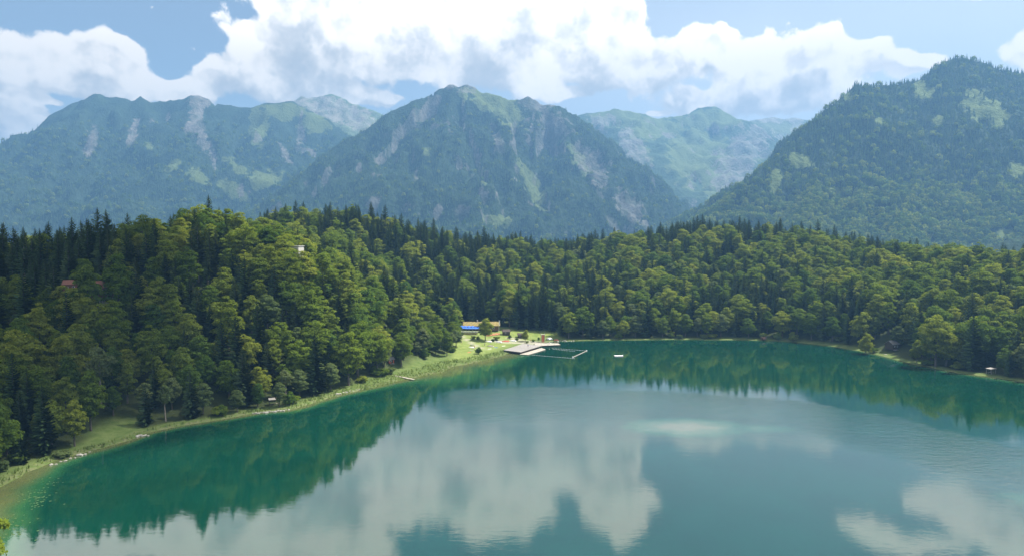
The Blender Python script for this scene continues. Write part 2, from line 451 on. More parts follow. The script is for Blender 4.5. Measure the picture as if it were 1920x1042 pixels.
wx = np.arange(-330, 360, 4.); wy = np.arange(-220, 470, 4.)
wV, wF = grid(wx, wy, lambda X, Y: X * 0)
wsd = shore_sd(wV[:, 0], wV[:, 1])
keep = (wsd[wF] < 7).all(1)
wF = wF[keep]; used = np.unique(wF); remap = np.full(len(wV), -1); remap[used] = np.arange(len(used))
wV = wV[used]; wF = remap[wF]; wsd = wsd[used]
wme = mesh_np('lake', wV, wF, [m_water()], smooth=True)
wpx, wpy, wdp = proj(wV[:, 0], wV[:, 1], wV[:, 2])
fattr(wme, 'shoredist', np.maximum(-wsd, 0))
wpx = np.where(wdp > 1, wpx, 960)
fattr(wme, 'shelf', np.interp(wpx, [-400, 0, 120, 300, 700, 780, 850, 960, 1010, 1040, 1700, 1900, 2200], [26, 26, 9, 5, 7, 13, 30, 26, 10, 4, 5, 9, 14]))
sc0 = at(1285, 801)[:2]
def ell(px, py, rx_m, ry_m):
    c = at(px, py)[:2]; return 1 - np.hypot((wV[:, 0] - c[0]) / rx_m, (wV[:, 1] - c[1]) / ry_m)
shoal = np.maximum(ell(1285, 800, 30, 17) * 1.2, ell(1430, 803, 26, 11) * .68)
shoal = np.maximum(shoal, ell(1925, 935, 16, 12) * .6)
fattr(wme, 'shoal', np.clip(shoal, 0, 1))
# wind-ruffled water: a broad tongue across the lake, mirror-smooth water in the lee of both shores
edge_y = np.interp(wV[:, 0], [at(px, py)[0] for px, py in [(820,733),(900,728),(1000,725),(1230,733),(1500,752),(1700,785),(1900,838)]],
                   [at(px, py)[1] for px, py in [(820,733),(900,728),(1000,725),(1230,733),(1500,752),(1700,785),(1900,838)]])
near_y = np.interp(wV[:, 0], [at(px, py)[0] for px, py in [(820,736),(900,760),(1100,775),(1500,800),(1900,900)]],
                   [at(px, py)[1] for px, py in [(820,736),(900,760),(1100,775),(1500,800),(1900,900)]])
wob = 3 * fbm(wV[:, 0] / 30, wV[:, 1] / 14, 2, 4)
ripple = sstep(3, -3, wV[:, 1] - edge_y + wob) * sstep(-30, 5, wV[:, 1] - near_y + wob * 2) * sstep(at(815, 733)[0], at(860, 731)[0], wV[:, 0])
fattr(wme, 'ripple', np.clip(ripple, 0, 1))
tag(link('water', wme), kind='structure')
# ------------------------------------------------------------------ mountains: ridge skeletons with gullied slopes
def m_mountain(name, forest, grassc, rock):
    m, T, out = mat(name)
    geo = T.new('ShaderNodeNewGeometry'); p = geo.outputs['Position']
    g = T.new('ShaderNodeAttribute', attribute_name='grass').outputs['Fac']
    r = T.new('ShaderNodeAttribute', attribute_name='rock').outputs['Fac']
    n = T.noise(p, .02, 6, .65); n2 = T.noise(p, .09, 4, .6)
    f = T.mix(T.step(n2, .3, .7), tuple(v * .6 for v in forest), tuple(v * 1.3 for v in forest))
    f = T.mix(T.m('MULTIPLY', T.step(n, .45, .75), .35), f, tuple(v * 2.0 for v in forest))
    gg = T.mix(T.step(n2, .3, .7), tuple(v * .75 for v in grassc), grassc)
    kg = T.step(T.m('ADD', g, T.m('MULTIPLY_ADD', n2, .5, -.25)), .42, .58)
    kr = T.step(T.m('ADD', r, T.m('MULTIPLY_ADD', n2, .7, -.35)), .40, .62)
    rk = T.mix(T.step(n2, .25, .75), tuple(v * .65 for v in rock), tuple(v * 1.15 for v in rock))
    c = T.mix(T.m('MULTIPLY', kr, T.step(n, .35, .62, .25, .8)), T.mix(T.m('MULTIPLY', kg, .85), f, gg), rk)
    b = pbsdf(T, c, .95, .1)
    bp = T.new('ShaderNodeBump'); bp.inputs['Strength'].default_value = .8; bp.inputs['Distance'].default_value = 9.
    T.l.new(n2, bp.inputs['Height']); T.l.new(bp.outputs[0], b.inputs['Normal'])
    T.l.new(b.outputs[0], out.inputs[0]); return m

def mountain(name, ridges, x0, x1, y0, y1, step, k=.75, gul=60., seed=1, base=-84., mat_=None, steep=1., rough=20.):
    """ridges: list of (slope, [(px, py, d) ...]); returns sampler and mesh"""
    xs = np.arange(x0, x1, step); ys = np.arange(y0, y1, step)
    X, Y = np.meshgrid(xs, ys)
    wx = 26 * fbm(X / 320, Y / 320, seed, 3); wy = 26 * fbm(X / 320, Y / 320, seed + 9, 3)
    best = np.full(X.shape, -1e9); dist = np.zeros(X.shape); along = np.zeros(X.shape)
    for ri, (kk, pts) in enumerate(ridges):
        P = np.array([atd(*q) for q in pts]); s0 = ri * 977.
        for a, b in zip(P[:-1], P[1:]):
            e = b - a; L2 = e[0] ** 2 + e[1] ** 2
            # warp grows away from the ridge so that the skyline stays put
            t = np.clip(((X - a[0]) * e[0] + (Y - a[1]) * e[1]) / L2, 0, 1)
            d0 = np.hypot(X - a[0] - e[0] * t, Y - a[1] - e[1] * t)
            wf = np.clip(d0 / 180, 0, 1) * 1.6
            t = np.clip(((X + wx * wf - a[0]) * e[0] + (Y + wy * wf - a[1]) * e[1]) / L2, 0, 1)
            d = np.hypot(X + wx * wf - a[0] - e[0] * t, Y + wy * wf - a[1] - e[1] * t)
            z = a[2] + e[2] * t - kk * d * (1.12 - .12 * np.clip(d / 600, 0, 1.6))
            w = z > best
            best = np.where(w, z, best); dist = np.where(w, d, dist); along = np.where(w, s0 + t * math.sqrt(L2), along)
            s0 += math.sqrt(L2)
    amp = np.clip(dist / 160, 0, 1)
    gl = ridged(along / 150, dist / 650, seed + 2, 5, .55)
    gl2 = ridged(X / 210, Y / 210, seed + 4, 6, .55)
    Z = best + (gl - .72) * gul * 1.25 * amp + (gl2 - .72) * gul * (amp * .72 + .28) + rough * fbm(X / 45, Y / 45, seed + 6, 4) * (amp * .7 + .3)
    low = Z < base
    Z = np.where(low, base - np.minimum((base - Z) * .2, 30), Z)
    i = np.arange(X.size).reshape(X.shape)
    q = np.stack([i[:-1, :-1].ravel(), i[:-1, 1:].ravel(), i[1:, 1:].ravel(), i[1:, :-1].ravel()], 1)
    keep = (Z.ravel()[q] > base - 12).any(1); q = q[keep]
    V = np.stack([X.ravel(), Y.ravel(), Z.ravel()], 1)
    u = np.unique(q); rm = np.zeros(len(V), int); rm[u] = np.arange(len(u))
    me = mesh_np(name, V[u], rm[q], [mat_], smooth=True)
    o = tag(link(name, me), kind='structure')
    gy, gx = np.gradient(Z, step)
    return dict(o=o, me=me, V=V[u], u=u, X=X, Y=Y, Z=Z, gx=gx, gy=gy, x0=x0, y0=y0, step=step, gl=gl.ravel()[u], along=along.ravel()[u], dist=dist.ravel()[u], slope=np.hypot(gx, gy).ravel()[u])

def patches(M, lst, wob=1.05, sc_=55.):
    """cover patches: ellipses (px, py, rx, ry, tilt) where the photograph shows them"""
    px, py, _ = proj(M['V'][:, 0], M['V'][:, 1], M['V'][:, 2])
    r = np.zeros(len(px)); nz = fbm(M['V'][:, 0] / sc_, (M['V'][:, 1] + M['V'][:, 2]) / sc_, 5, 4)
    for (cx, cy, rx, ry, tl) in lst:
        c, s = math.cos(R(tl)), math.sin(R(tl)); dx, dy = px - cx, py - cy
        q = 1 - np.hypot((dx * c + dy * s) / rx, (-dx * s + dy * c) / ry)
        r = np.maximum(r, np.clip(.5 + q * 1.1 + nz * wob, 0, 1))
    return r

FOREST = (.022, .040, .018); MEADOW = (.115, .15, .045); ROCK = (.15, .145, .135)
# right-hand mountain, nearest
MR = mountain('right_mountain', [
 (.80, [(1330,440,1700),(1345,400,1800),(1420,320,1880),(1500,262,1980),(1560,195,2060),(1605,158,2100),(1640,162,2120),(1680,158,2150),(1720,150,2170),(1750,130,2190),(1772,108,2200),(1796,102,2200),(1830,113,2190),(1880,130,2180),(1930,140,2180),(2050,130,2220),(2300,180,2300)]),
 (.80, [(1790,103,2200),(1760,200,2020),(1735,290,1840),(1700,380,1640),(1680,450,1480)]),
 (.80, [(1605,160,2100),(1560,270,1920),(1530,350,1740),(1500,430,1560)]),
 (.80, [(1900,135,2180),(1890,240,1980),(1880,340,1780),(1870,450,1560)]),
 (.80, [(1680,158,2150),(1650,260,1960),(1620,340,1780),(1590,440,1540)]),
 (.80, [(2050,130,2220),(2030,280,1950),(2000,440,1600)]),
 ], 380, 2400, 1250, 2750, 9., seed=11, gul=52., rough=12., mat_=m_mountain('forest_right', FOREST, (.125, .165, .045), ROCK))
# middle mountain
MC = mountain('middle_mountain', [
 (.78, [(440,420,2500),(500,372,2560),(560,325,2640),(620,280,2740),(680,238,2830),(740,205,2900),(800,177,2960),(825,160,2990),(842,154,3000),(862,164,3010),(878,159,3010),(900,172,3010),(930,180,3000),(960,188,2990),(990,180,3000),(1010,190,3000),(1050,196,2990),(1080,215,2960),(1130,262,2860),(1190,330,2700),(1235,380,2560),(1270,430,2420)]),
 (.80, [(842,155,3000),(830,220,2860),(800,300,2700),(770,380,2500),(750,440,2300)]),
 (.80, [(878,160,3010),(905,220,2880),(930,280,2740),(965,350,2540),(1000,430,2280)]),
 (.80, [(990,181,3000),(1000,240,2870),(1030,310,2700),(1070,380,2500),(1110,440,2330)]),
 (.80, [(740,206,2900),(715,290,2720),(690,370,2500),(670,440,2330)]),
 (.80, [(1050,197,2990),(1090,270,2830),(1140,350,2600),(1180,430,2400)]),
 (.80, [(620,281,2740),(600,350,2580),(590,430,2380)]),
 ], -1450, 950, 1950, 3700, 10., seed=23, gul=115., mat_=m_mountain('forest_middle', FOREST, (.11, .145, .05), ROCK))
# left massif
ML = mountain('left_mountain', [
 (.72, [(-500,380,3300),(-300,330,3350),(-100,360,3400),(0,295,3400),(40,265,3420),(80,235,3450),(115,205,3480),(150,188,3500),(185,175,3500),(215,176,3510),(235,180,3510),(250,187,3520),(262,181,3520),(280,190,3530),(320,186,3540),(345,185,3540),(360,178,3550),(375,174,3550),(388,180,3550),(405,192,3550),(430,196,3560),(470,200,3580),(500,192,3600),(540,188,3600),(565,195,3620),(620,225,3600),(680,270,3560),(740,330,3500)]),
 (.72, [(190,176,3500),(180,260,3300),(150,340,3050),(130,420,2850)]),
 (.72, [(345,185,3540),(330,250,3400),(300,330,3150),(280,420,2900)]),
 (.74, [(375,175,3550),(395,240,3420),(430,300,3250),(470,350,3050),(480,410,2900)]),
 (.72, [(500,192,3600),(520,250,3450),(550,310,3280),(590,370,3100)]),
 (.72, [(115,205,3480),(60,290,3250),(20,370,3000),(0,430,2850)]),
 (.72, [(440,197,3560),(450,260,3420),(480,320,3250)]),
 ], -3600, -300, 2450, 4400, 15., seed=37, gul=105., mat_=m_mountain('forest_left', (.026, .046, .024), MEADOW, (.19, .175, .16)))
MF = mountain('far_left_peak', [
 (.75, [(430,260,4300),(520,215,4350),(555,190,4400),(567,178,4400),(580,184,4400),(600,180,4420),(620,176,4420),(640,183,4420),(680,200,4400),(715,212,4380),(780,260,4300),(850,340,4200)]),
 (.75, [(620,177,4420),(640,230,4250),(680,290,4050)]),
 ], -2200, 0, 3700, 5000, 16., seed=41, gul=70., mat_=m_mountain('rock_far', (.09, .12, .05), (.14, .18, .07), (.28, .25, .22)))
ME = mountain('far_valley_peak', [
 (.62, [(960,270,4300),(1040,225,4200),(1100,212,4200),(1125,209,4220),(1155,203,4240),(1185,207,4260),(1225,218,4300),(1270,218,4350),(1300,208,4380),(1310,203,4400),(1342,199,4400),(1365,210,4400),(1400,225,4380),(1430,240,4350),(1480,270,4300),(1560,330,4200)]),
 (.62, [(1155,204,4240),(1180,270,4000),(1220,340,3750),(1260,420,3500)]),
 (.62, [(1340,200,4400),(1330,270,4200),(1320,340,4000),(1320,420,3800)]),
 (.62, [(1240,218,4300),(1270,290,4100),(1290,360,3900)]),
 (.62, [(1430,240,4350),(1400,310,4150),(1390,400,3900)]),
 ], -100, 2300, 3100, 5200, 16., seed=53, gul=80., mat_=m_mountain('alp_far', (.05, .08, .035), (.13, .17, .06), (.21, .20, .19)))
MG = mountain('farthest_ridge', [
 (.6, [(1360,260,5000),(1405,226,5000),(1430,222,5000),(1448,218,5020),(1465,222,5020),(1490,218,5000),(1515,224,5000),(1600,250,4950),(1700,300,4900)]),
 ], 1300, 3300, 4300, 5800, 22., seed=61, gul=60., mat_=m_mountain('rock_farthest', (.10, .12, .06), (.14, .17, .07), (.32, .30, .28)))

def cover(M, grass, rock, gn=0., rn=0.):
    g = patches(M, grass); r = patches(M, rock, 1.1, 40.)
    h = M['V'][:, 2]
    n = fbm(M['V'][:, 0] / 110, M['V'][:, 1] / 110, 8, 5)
    g = np.maximum(g, np.clip(gn + n * .9, 0, 1)); r = np.maximum(r, np.clip(rn + n * .6 + (M['slope'] - .8) * .5 + sstep(.55, .30, M['gl']) * .6 * sstep(200, 620, h), 0, 1))
    fattr(M['me'], 'grass', g); fattr(M['me'], 'rock', r); M['grass'] = g; M['rock'] = r
cover(MR, [(1850,205,46,26,25),(1730,170,20,16,0),(1505,305,28,15,25),(1452,345,12,26,10),(1572,362,22,8,20),(1945,220,20,30,0),(1650,228,10,8,0),(1760,225,12,10,40),(1590,180,8,12,-40),(1910,315,25,14,0),(1880,440,30,8,0)], [], -.35, -.6)
cover(MC, [(950,205,22,45,-35),(905,185,18,30,-30),(800,285,12,7,0),(1000,350,14,50,-30),(930,415,30,12,0),(870,175,10,12,0),(1085,300,10,40,-30),(905,330,7,40,-20)],
      [(1040,235,30,22,30),(1110,310,20,50,-35),(880,168,20,8,0),(845,160,12,8,0),(1000,195,30,14,10),(935,265,8,30,-20),(780,330,5,14,10),(700,380,10,18,20),(1180,390,20,40,-35),(1150,420,6,20,-40)], -.25, -.42)
cover(ML, [(370,332,24,14,25),(430,352,26,12,20),(495,336,32,17,-10),(325,310,18,10,-30),(450,318,18,8,20),(280,275,10,10,0),(485,235,18,40,0),(530,210,40,16,0),(450,370,30,9,10),(590,230,30,20,0),(425,297,12,6,0)],
      [(368,220,13,34,6),(362,238,16,14,0),(380,262,10,26,-15),(398,290,5,34,-10),(562,245,4,42,5),(535,290,5,26,-30),(315,222,4,10,20),(60,322,3,12,60),(455,360,14,8,15),(376,190,22,14,0),(250,250,8,30,15),(170,270,10,36,20)], -.45, -.55)
cover(MF, [(540,215,30,12,0),(690,225,30,10,20)], [(620,205,70,22,15),(670,225,30,20,30),(570,190,20,14,0)], -.1, .15)
cover(ME, [(1220,240,60,22,0),(1330,225,60,18,0),(1300,290,50,50,0),(1340,310,30,60,0),(1160,215,50,10,0)], [(1390,300,26,50,0),(1130,225,26,10,0),(1370,330,30,50,0),(1190,280,20,40,-30),(1420,260,20,30,0)], .2, .02)
cover(MG, [(1450,240,60,12,0)], [(1450,222,60,8,0)], .0, .1)

# small dark wooded foothill at the right edge, behind the near wood
MH = mountain('right_foothill', [(.5, [(1850,470,1200),(1880,452,1200),(1930,440,1200),(2050,430,1220)])], 700, 1400, 950, 1450, 10., seed=71, gul=20., rough=4., mat_=bpy.data.materials['forest_right'])
cover(MH, [], [], -.5, -.8)

# ------------------------------------------------------------------ air
m, T, out = mat('haze')
pv = T.new('ShaderNodeVolumePrincipled')
pv.inputs['Color'].default_value = (.195, .43, .78, 1)
pv.inputs['Density'].default_value = 2.05e-4
pv.inputs['Anisotropy'].default_value = .15
T.l.new(pv.outputs[0], out.inputs['Volume'])
bm = bmesh.new(); bmesh.ops.create_cube(bm, size=1)
hz = bpy.data.meshes.new('haze'); bm.to_mesh(hz); bm.free(); hz.materials.append(m)
ho = link('haze', hz); ztop = max(float(M['Z'].max()) for M in (MR, MC, ML, MF, ME, MG)) + 60
ho.scale = (18010, 12010, ztop + 140); ho.location = (0, 3000, (ztop - 140) / 2)
tag(ho, kind='stuff')
# ------------------------------------------------------------------ trees
BARK = plain('bark', (.10, .085, .07), .9, .3)
PALEBARK = plain('pale_bark', (.21, .18, .15), .9, .3)
LEAF = [foliage('beech_leaves', (.080, .138, .018), (.138, .195, .024), (.215, .255, .040)),
        foliage('maple_leaves', (.058, .114, .020), (.104, .164, .026), (.178, .225, .038)),
        foliage('willow_leaves', (.10, .145, .050), (.125, .170, .060), (.15, .19, .075))]
NEEDLE = [foliage('spruce_needles', (.050, .090, .034), (.068, .115, .038), (.095, .140, .044), .28),
          foliage('fir_needles', (.058, .102, .046), (.078, .125, .052), (.100, .145, .056), .28)]

def quads(C, N, size, r, asp=1.0):
    """leaf-cluster diamonds centred on C facing N"""
    n = len(C); t = r.normal(size=(n, 3)); a = np.cross(N, t); a /= np.linalg.norm(a, axis=1, keepdims=True) + 1e-9
    b = np.cross(N, a); s = size[:, None]
    V = np.stack([C + a * s, C + b * s * asp + N * s * .22, C - a * s, C - b * s * asp + N * s * .22], 1).reshape(-1, 3)
    return V, np.arange(4 * n).reshape(n, 4)
def tube(pts, rad, k=6):
    V = []; Fc = []
    for p, r_ in zip(pts, rad):
        for j in range(k):
            an = 2 * math.pi * j / k; V.append((p[0] + r_ * math.cos(an), p[1] + r_ * math.sin(an), p[2]))
    for i in range(len(pts) - 1):
        for j in range(k):
            Fc.append((i * k + j, i * k + (j + 1) % k, (i + 1) * k + (j + 1) % k, (i + 1) * k + j))
    return np.array(V), np.array(Fc)
def limb(a, b, r0, r1, sag=0.):
    m_ = [(1 - t) * np.array(a) + t * np.array(b) + np.array([0, 0, sag * t * (1 - t) * 4]) for t in (0, .35, .7, 1)]
    return tube(m_, [r0 + (r1 - r0) * t for t in (0, .35, .7, 1)], 5)
def join(parts):
    V = []; Fc = []; o = 0
    for v, f in parts: V.append(v); Fc.append(f + o); o += len(v)
    return np.concatenate(V), np.concatenate(Fc)
def set_normals(me, NV):
    me.polygons.foreach_set('use_smooth', np.ones(len(me.polygons), bool))
    me.normals_split_custom_set_from_vertices([tuple(v) for v in NV])

def broadleaf(seed, H, Rr, base=.16, top=.62, nclump=34, leaves=78, leaf=.33, cone=0., trunkbare=False):
    r = np.random.default_rng(seed)
    Cs = []; Rs = []
    zc = H * (base + (1 - base) * .5); hz_ = H * (1 - base) * .5
    k = 0
    while len(Cs) < nclump and k < 9000:
        k += 1
        u = r.normal(size=3); u /= np.linalg.norm(u)
        if u[2] < -.75: continue
        q = r.uniform(.62, .92)
        t = u[2]                                   # -1 bottom .. 1 top
        w = (1 - cone * max(0, t) * .75) * (1 - .10 * max(0, -t))
        c = np.array([u[0] * Rr * q * w * r.uniform(.85, 1.2), u[1] * Rr * q * w * r.uniform(.85, 1.2), zc + u[2] * hz_ * q])
        rad = Rr * r.uniform(.16, .33)
        if all(np.linalg.norm((c - c2) * (1, 1, 1.25)) > .58 * max(rad, r2) for c2, r2 in zip(Cs, Rs)):
            Cs.append(c); Rs.append(rad)
    P = []; N = []; S = []; NV = []
    for c, rad in zip(Cs, Rs):
        n = int(leaves * (rad / (Rr * .25)) ** 2)
        u = r.normal(size=(n, 3)); u /= np.linalg.norm(u, axis=1, keepdims=True)
        u[:, 2] = np.where(u[:, 2] < -.25, -u[:, 2] * .9, u[:, 2])
        u /= np.linalg.norm(u, axis=1, keepdims=True)
        sh = r.uniform(.72, 1.1, n)[:, None]
        pos = c + u * rad * sh * np.array([1.12, 1.12, .80])
        out_ = (c - np.array([0, 0, zc - hz_ * .3])); out_ = out_ / (np.linalg.norm(out_) + 1e-6)
        nn = u * .75 + out_ * .35 + r.normal(size=(n, 3)) * .45
        nn /= np.linalg.norm(nn, axis=1, keepdims=True)
        P.append(pos); N.append(nn); S.append(r.uniform(.65, 1.35, n) * leaf)
    # inner foliage so that the crown is not hollow
    n = nclump * 16; u = r.normal(size=(n, 3)); u /= np.linalg.norm(u, axis=1, keepdims=True)
    pos = np.array([0, 0, zc]) + u * np.array([Rr * .66, Rr * .66, hz_ * .72]) * r.uniform(.5, 1, n)[:, None] ** .5
    P.append(pos); N.append((u + r.normal(size=(n, 3)) * .4)); N[-1] /= np.linalg.norm(N[-1], axis=1, keepdims=True); S.append(r.uniform(1., 1.6, n) * leaf)
    P = np.concatenate(P); N = np.concatenate(N); S = np.concatenate(S)
    V, Fc = quads(P, N, S, r, .8)
    nv = np.repeat(N * .8 + (P - np.array([0, 0, zc - hz_ * .4])) / max(Rr, hz_) * .35, 4, 0)
    nv += r.normal(size=nv.shape) * .22; nv /= np.linalg.norm(nv, axis=1, keepdims=True)
    crown = (V, Fc, nv)
    lean = r.normal(size=2) * H * .02
    rt = .018 * H
    pts = [(0, 0, -1.2), (0, 0, 0.1), (lean[0] * .5, lean[1] * .5, H * .35), (lean[0], lean[1], H * .62), (lean[0], lean[1], H * .86)]
    parts = [tube(pts, [rt * 1.5, rt * 1.15, rt * .8, rt * .45, rt * .1], 7)]
    for c in Cs[:9]:
        z0 = min(c[2] - Rr * .5, H * .6); z0 = max(z0, H * base * .7)
        parts.append(limb((0, 0, z0), c, rt * .42, rt * .1, .2))
    return crown, join(parts)

def spruce(seed, H, Rr, base=.06, levels=30, broken=0.):
    r = np.random.default_rng(seed)
    P = []; N = []; A = []; Bv = []
    V = []; Fc = []; NV = []; o = 0
    for i in range(levels):
        t = i / (levels - 1); t2 = t ** .92
        z = H * (base + (1 - base) * t2)
        L = Rr * ((1 - t) ** .68 * .96 + .04) * (min(1, .55 + t * 4.5))
        nb = max(4, int(8 - 3.2 * t))
        for j in range(nb):
            if r.random() < .07 + broken: continue
            an = 2 * math.pi * (j + r.random() * .8) / nb + i * 1.3
            l = L * r.uniform(.68, 1.14); droop = (.40 - .62 * t) * r.uniform(.7, 1.3)
            d = np.array([math.cos(an), math.sin(an), 0]); sdv_ = np.array([-d[1], d[0], 0])
            w = max(.26, l * .36)
            ns = 3
            for s_ in range(ns):
                a0, a1 = s_ / ns, (s_ + 1.12) / ns
                def pt(a): return np.array([0, 0, z]) + d * l * a + np.array([0, 0, -droop * l * a + .30 * l * a * a * (.6 if t < .6 else 1)])
                w0 = w * (1 - .55 * a0) * r.uniform(.8, 1.2); w1 = w * (1 - .62 * a1) * .9
                p0, p1 = pt(a0), pt(a1)
                for sg in (-1, 1):
                    hang = np.array([0, 0, -w0 * r.uniform(.35, .85)])
                    q = [p0, p1, p1 + sdv_ * sg * w1 + hang * .7 + d * l * .08, p0 + sdv_ * sg * w0 + hang]
                    V += q; Fc.append((o, o + 1, o + 2, o + 3)); o += 4
                    nn = np.array([d[0] * .75, d[1] * .75, .62]) + sdv_ * sg * .35
                    for kx in range(4): NV.append(nn + r.normal(size=3) * .22 - (np.array([0, 0, .35]) if kx >= 2 else 0))
    # leading shoot
    for j in range(5):
        an = j * 1.256; d = np.array([math.cos(an), math.sin(an), 0])
        V += [np.array([0, 0, H * 1.03]), np.array([0, 0, H * .95]) + d * Rr * .03, np.array([0, 0, H * .90]) + d * Rr * .10, np.array([0, 0, H * .93]) - d * .02]
        Fc.append((o, o + 1, o + 2, o + 3)); o += 4; NV += [d + np.array([0, 0, .5])] * 4
    V = np.array(V); Fc = np.array(Fc); NV = np.array(NV); NV /= np.linalg.norm(NV, axis=1, keepdims=True)
    rt = .013 * H
    tr = tube([(0, 0, -1.2), (0, 0, .2), (0, 0, H * .5), (0, 0, H * .97)], [rt * 1.4, rt * 1.1, rt * .7, rt * .08], 7)
    parts = [tr]
    if base > .3:
        for q in range(8):
            an = r.uniform(0, 6.3); zz = H * base * r.uniform(.45, .98)
            parts.append(limb((0, 0, zz), (math.cos(an) * 1.3, math.sin(an) * 1.3, zz - .5), .05, .02))
    return (V, Fc, NV), join(parts)

def meshes(crown, trunk, leafm, barkm, label):
    cm = mesh_np('crown', crown[0], crown[1], [leafm]); set_normals(cm, crown[2])
    tm = mesh_np('trunk', trunk[0], trunk[1], [barkm], smooth=True)
    V, Fc = join([(crown[0], crown[1]), trunk])
    mi = np.concatenate([np.zeros(len(crown[1]), int), np.ones(len(trunk[1]), int)])
    jm = mesh_np('tree', V, Fc, [leafm, barkm], mi)
    tn = trunk[0] - np.array([0, 0, 1]) * trunk[0][:, 2:3]; tn /= np.linalg.norm(tn, axis=1, keepdims=True) + 1e-6
    set_normals(jm, np.concatenate([crown[2], tn]))
    return dict(crown=cm, trunk=tm, joined=jm)

KINDS = []   # (species, H, R, meshes, look)
def addk(sp, H, Rr, m_, look): KINDS.append(dict(sp=sp, H=H, R=Rr, m=m_, look=look))
for i, (H, Rr, cone, lf) in enumerate([(19, 5.6, .15, 0), (22, 6.0, .3, 1), (17, 5.2, .0, 0), (20, 4.6, .45, 1), (23, 6.6, .2, 0), (16, 4.4, .35, 2), (21, 5.0, .5, 0)]):
    cr, tr = broadleaf(100 + i, H, Rr, base=.03 + .03 * (i % 3), cone=cone, nclump=62 if i != 4 else 74)
    addk('b', H, Rr, meshes(cr, tr, LEAF[lf], BARK, ''), ['round-crowned', 'full-crowned', 'low domed', 'narrow-crowned', 'broad spreading', 'pale grey-green', 'tall oval-crowned'][i])
cr, tr = broadleaf(160, 18, 3.6, base=.34, cone=.2, nclump=30, leaves=50, leaf=.30)
addk('b', 18, 3.6, meshes(cr, tr, LEAF[2], PALEBARK, ''), 'airy thin-crowned')
for i, (H, Rr, cone, lf, nm) in enumerate([(19, 3.9, .55, 1, 'slim pointed'), (24, 5.2, .25, 0, 'towering'), (15, 5.2, .0, 1, 'squat')]):
    cr, tr = broadleaf(170 + i, H, Rr, base=.05, cone=cone, nclump=56)
    addk('b', H, Rr, meshes(cr, tr, LEAF[lf], BARK, ''), nm)
NB = len(KINDS)
for i, (H, Rr, base, lf) in enumerate([(24, 4.1, .04, 0), (22, 3.8, .04, 1), (27, 4.4, .06, 0), (18, 3.5, .02, 1), (23, 3.3, .07, 0)]):
    cr, tr = spruce(200 + i, H, Rr, base, levels=int(H * 1.35))
    addk('s', H, Rr, meshes(cr, tr, NEEDLE[lf], BARK, ''), ['tall conical', 'blue-green conical', 'very tall dark', 'small pointed', 'slender dark'][i])
for i, (H, Rr, base) in enumerate([(25, 3.6, .40), (26, 3.4, .46)]):
    cr, tr = spruce(230 + i, H, Rr, base, levels=22, broken=.08)
    addk('s', H, Rr, meshes(cr, tr, NEEDLE[0], PALEBARK, ''), ['bare-trunked', 'high-crowned bare-trunked'][i])
NBARE = len(KINDS) - 2; NS_END = len(KINDS)

BUSH = []
for i, (H, Rr, lf) in enumerate([(3.6, 2.5, 0), (2.6, 2.2, 2), (4.6, 2.6, 1)]):
    cr, tr = broadleaf(300 + i, H, Rr, base=.0, nclump=20, leaves=40, leaf=.26)
    BUSH.append(len(KINDS)); addk('u', H, Rr, meshes(cr, tr, LEAF[lf], BARK, ''), ['rounded', 'low grey-green', 'tall leafy'][i])
def forest_edge():
    n = 26000
    X = rng.uniform(-330, 340, n); Y = rng.uniform(60, 470, n); Z = ground(X, Y); sd = shore_sd(X, Y); px, py, dp = proj(X, Y, Z)
    sb = setback(px)
    w = np.where(np.abs(sd - sb) < 2.5, .10, 0) + np.where((sd > sb) & (sd < sb + 14), .022, 0) + np.where((sd > 1.2) & (sd < sb), .004, 0) + np.where((sd > sb) & (Z > 8) & (px < 900), .012, 0)
    ok = (sd > .8) & (dp > 30) & (px > -150) & (px < 2080) & (rng.random(n) < w)
    ok &= ~((px > 858) & (px < 1045) & (Y < 437))
    for (nx, ny, nr) in NOGO: ok &= np.hypot(X - nx, Y - ny) > nr * .8
    return [[x, y, z - .1, BUSH[int(rng.integers(3))], rng.uniform(.6, 1.25), rng.uniform(0, 6.28), None, rng.uniform(.7, 1.3)] for x, y, z in zip(X[ok], Y[ok], Z[ok])]

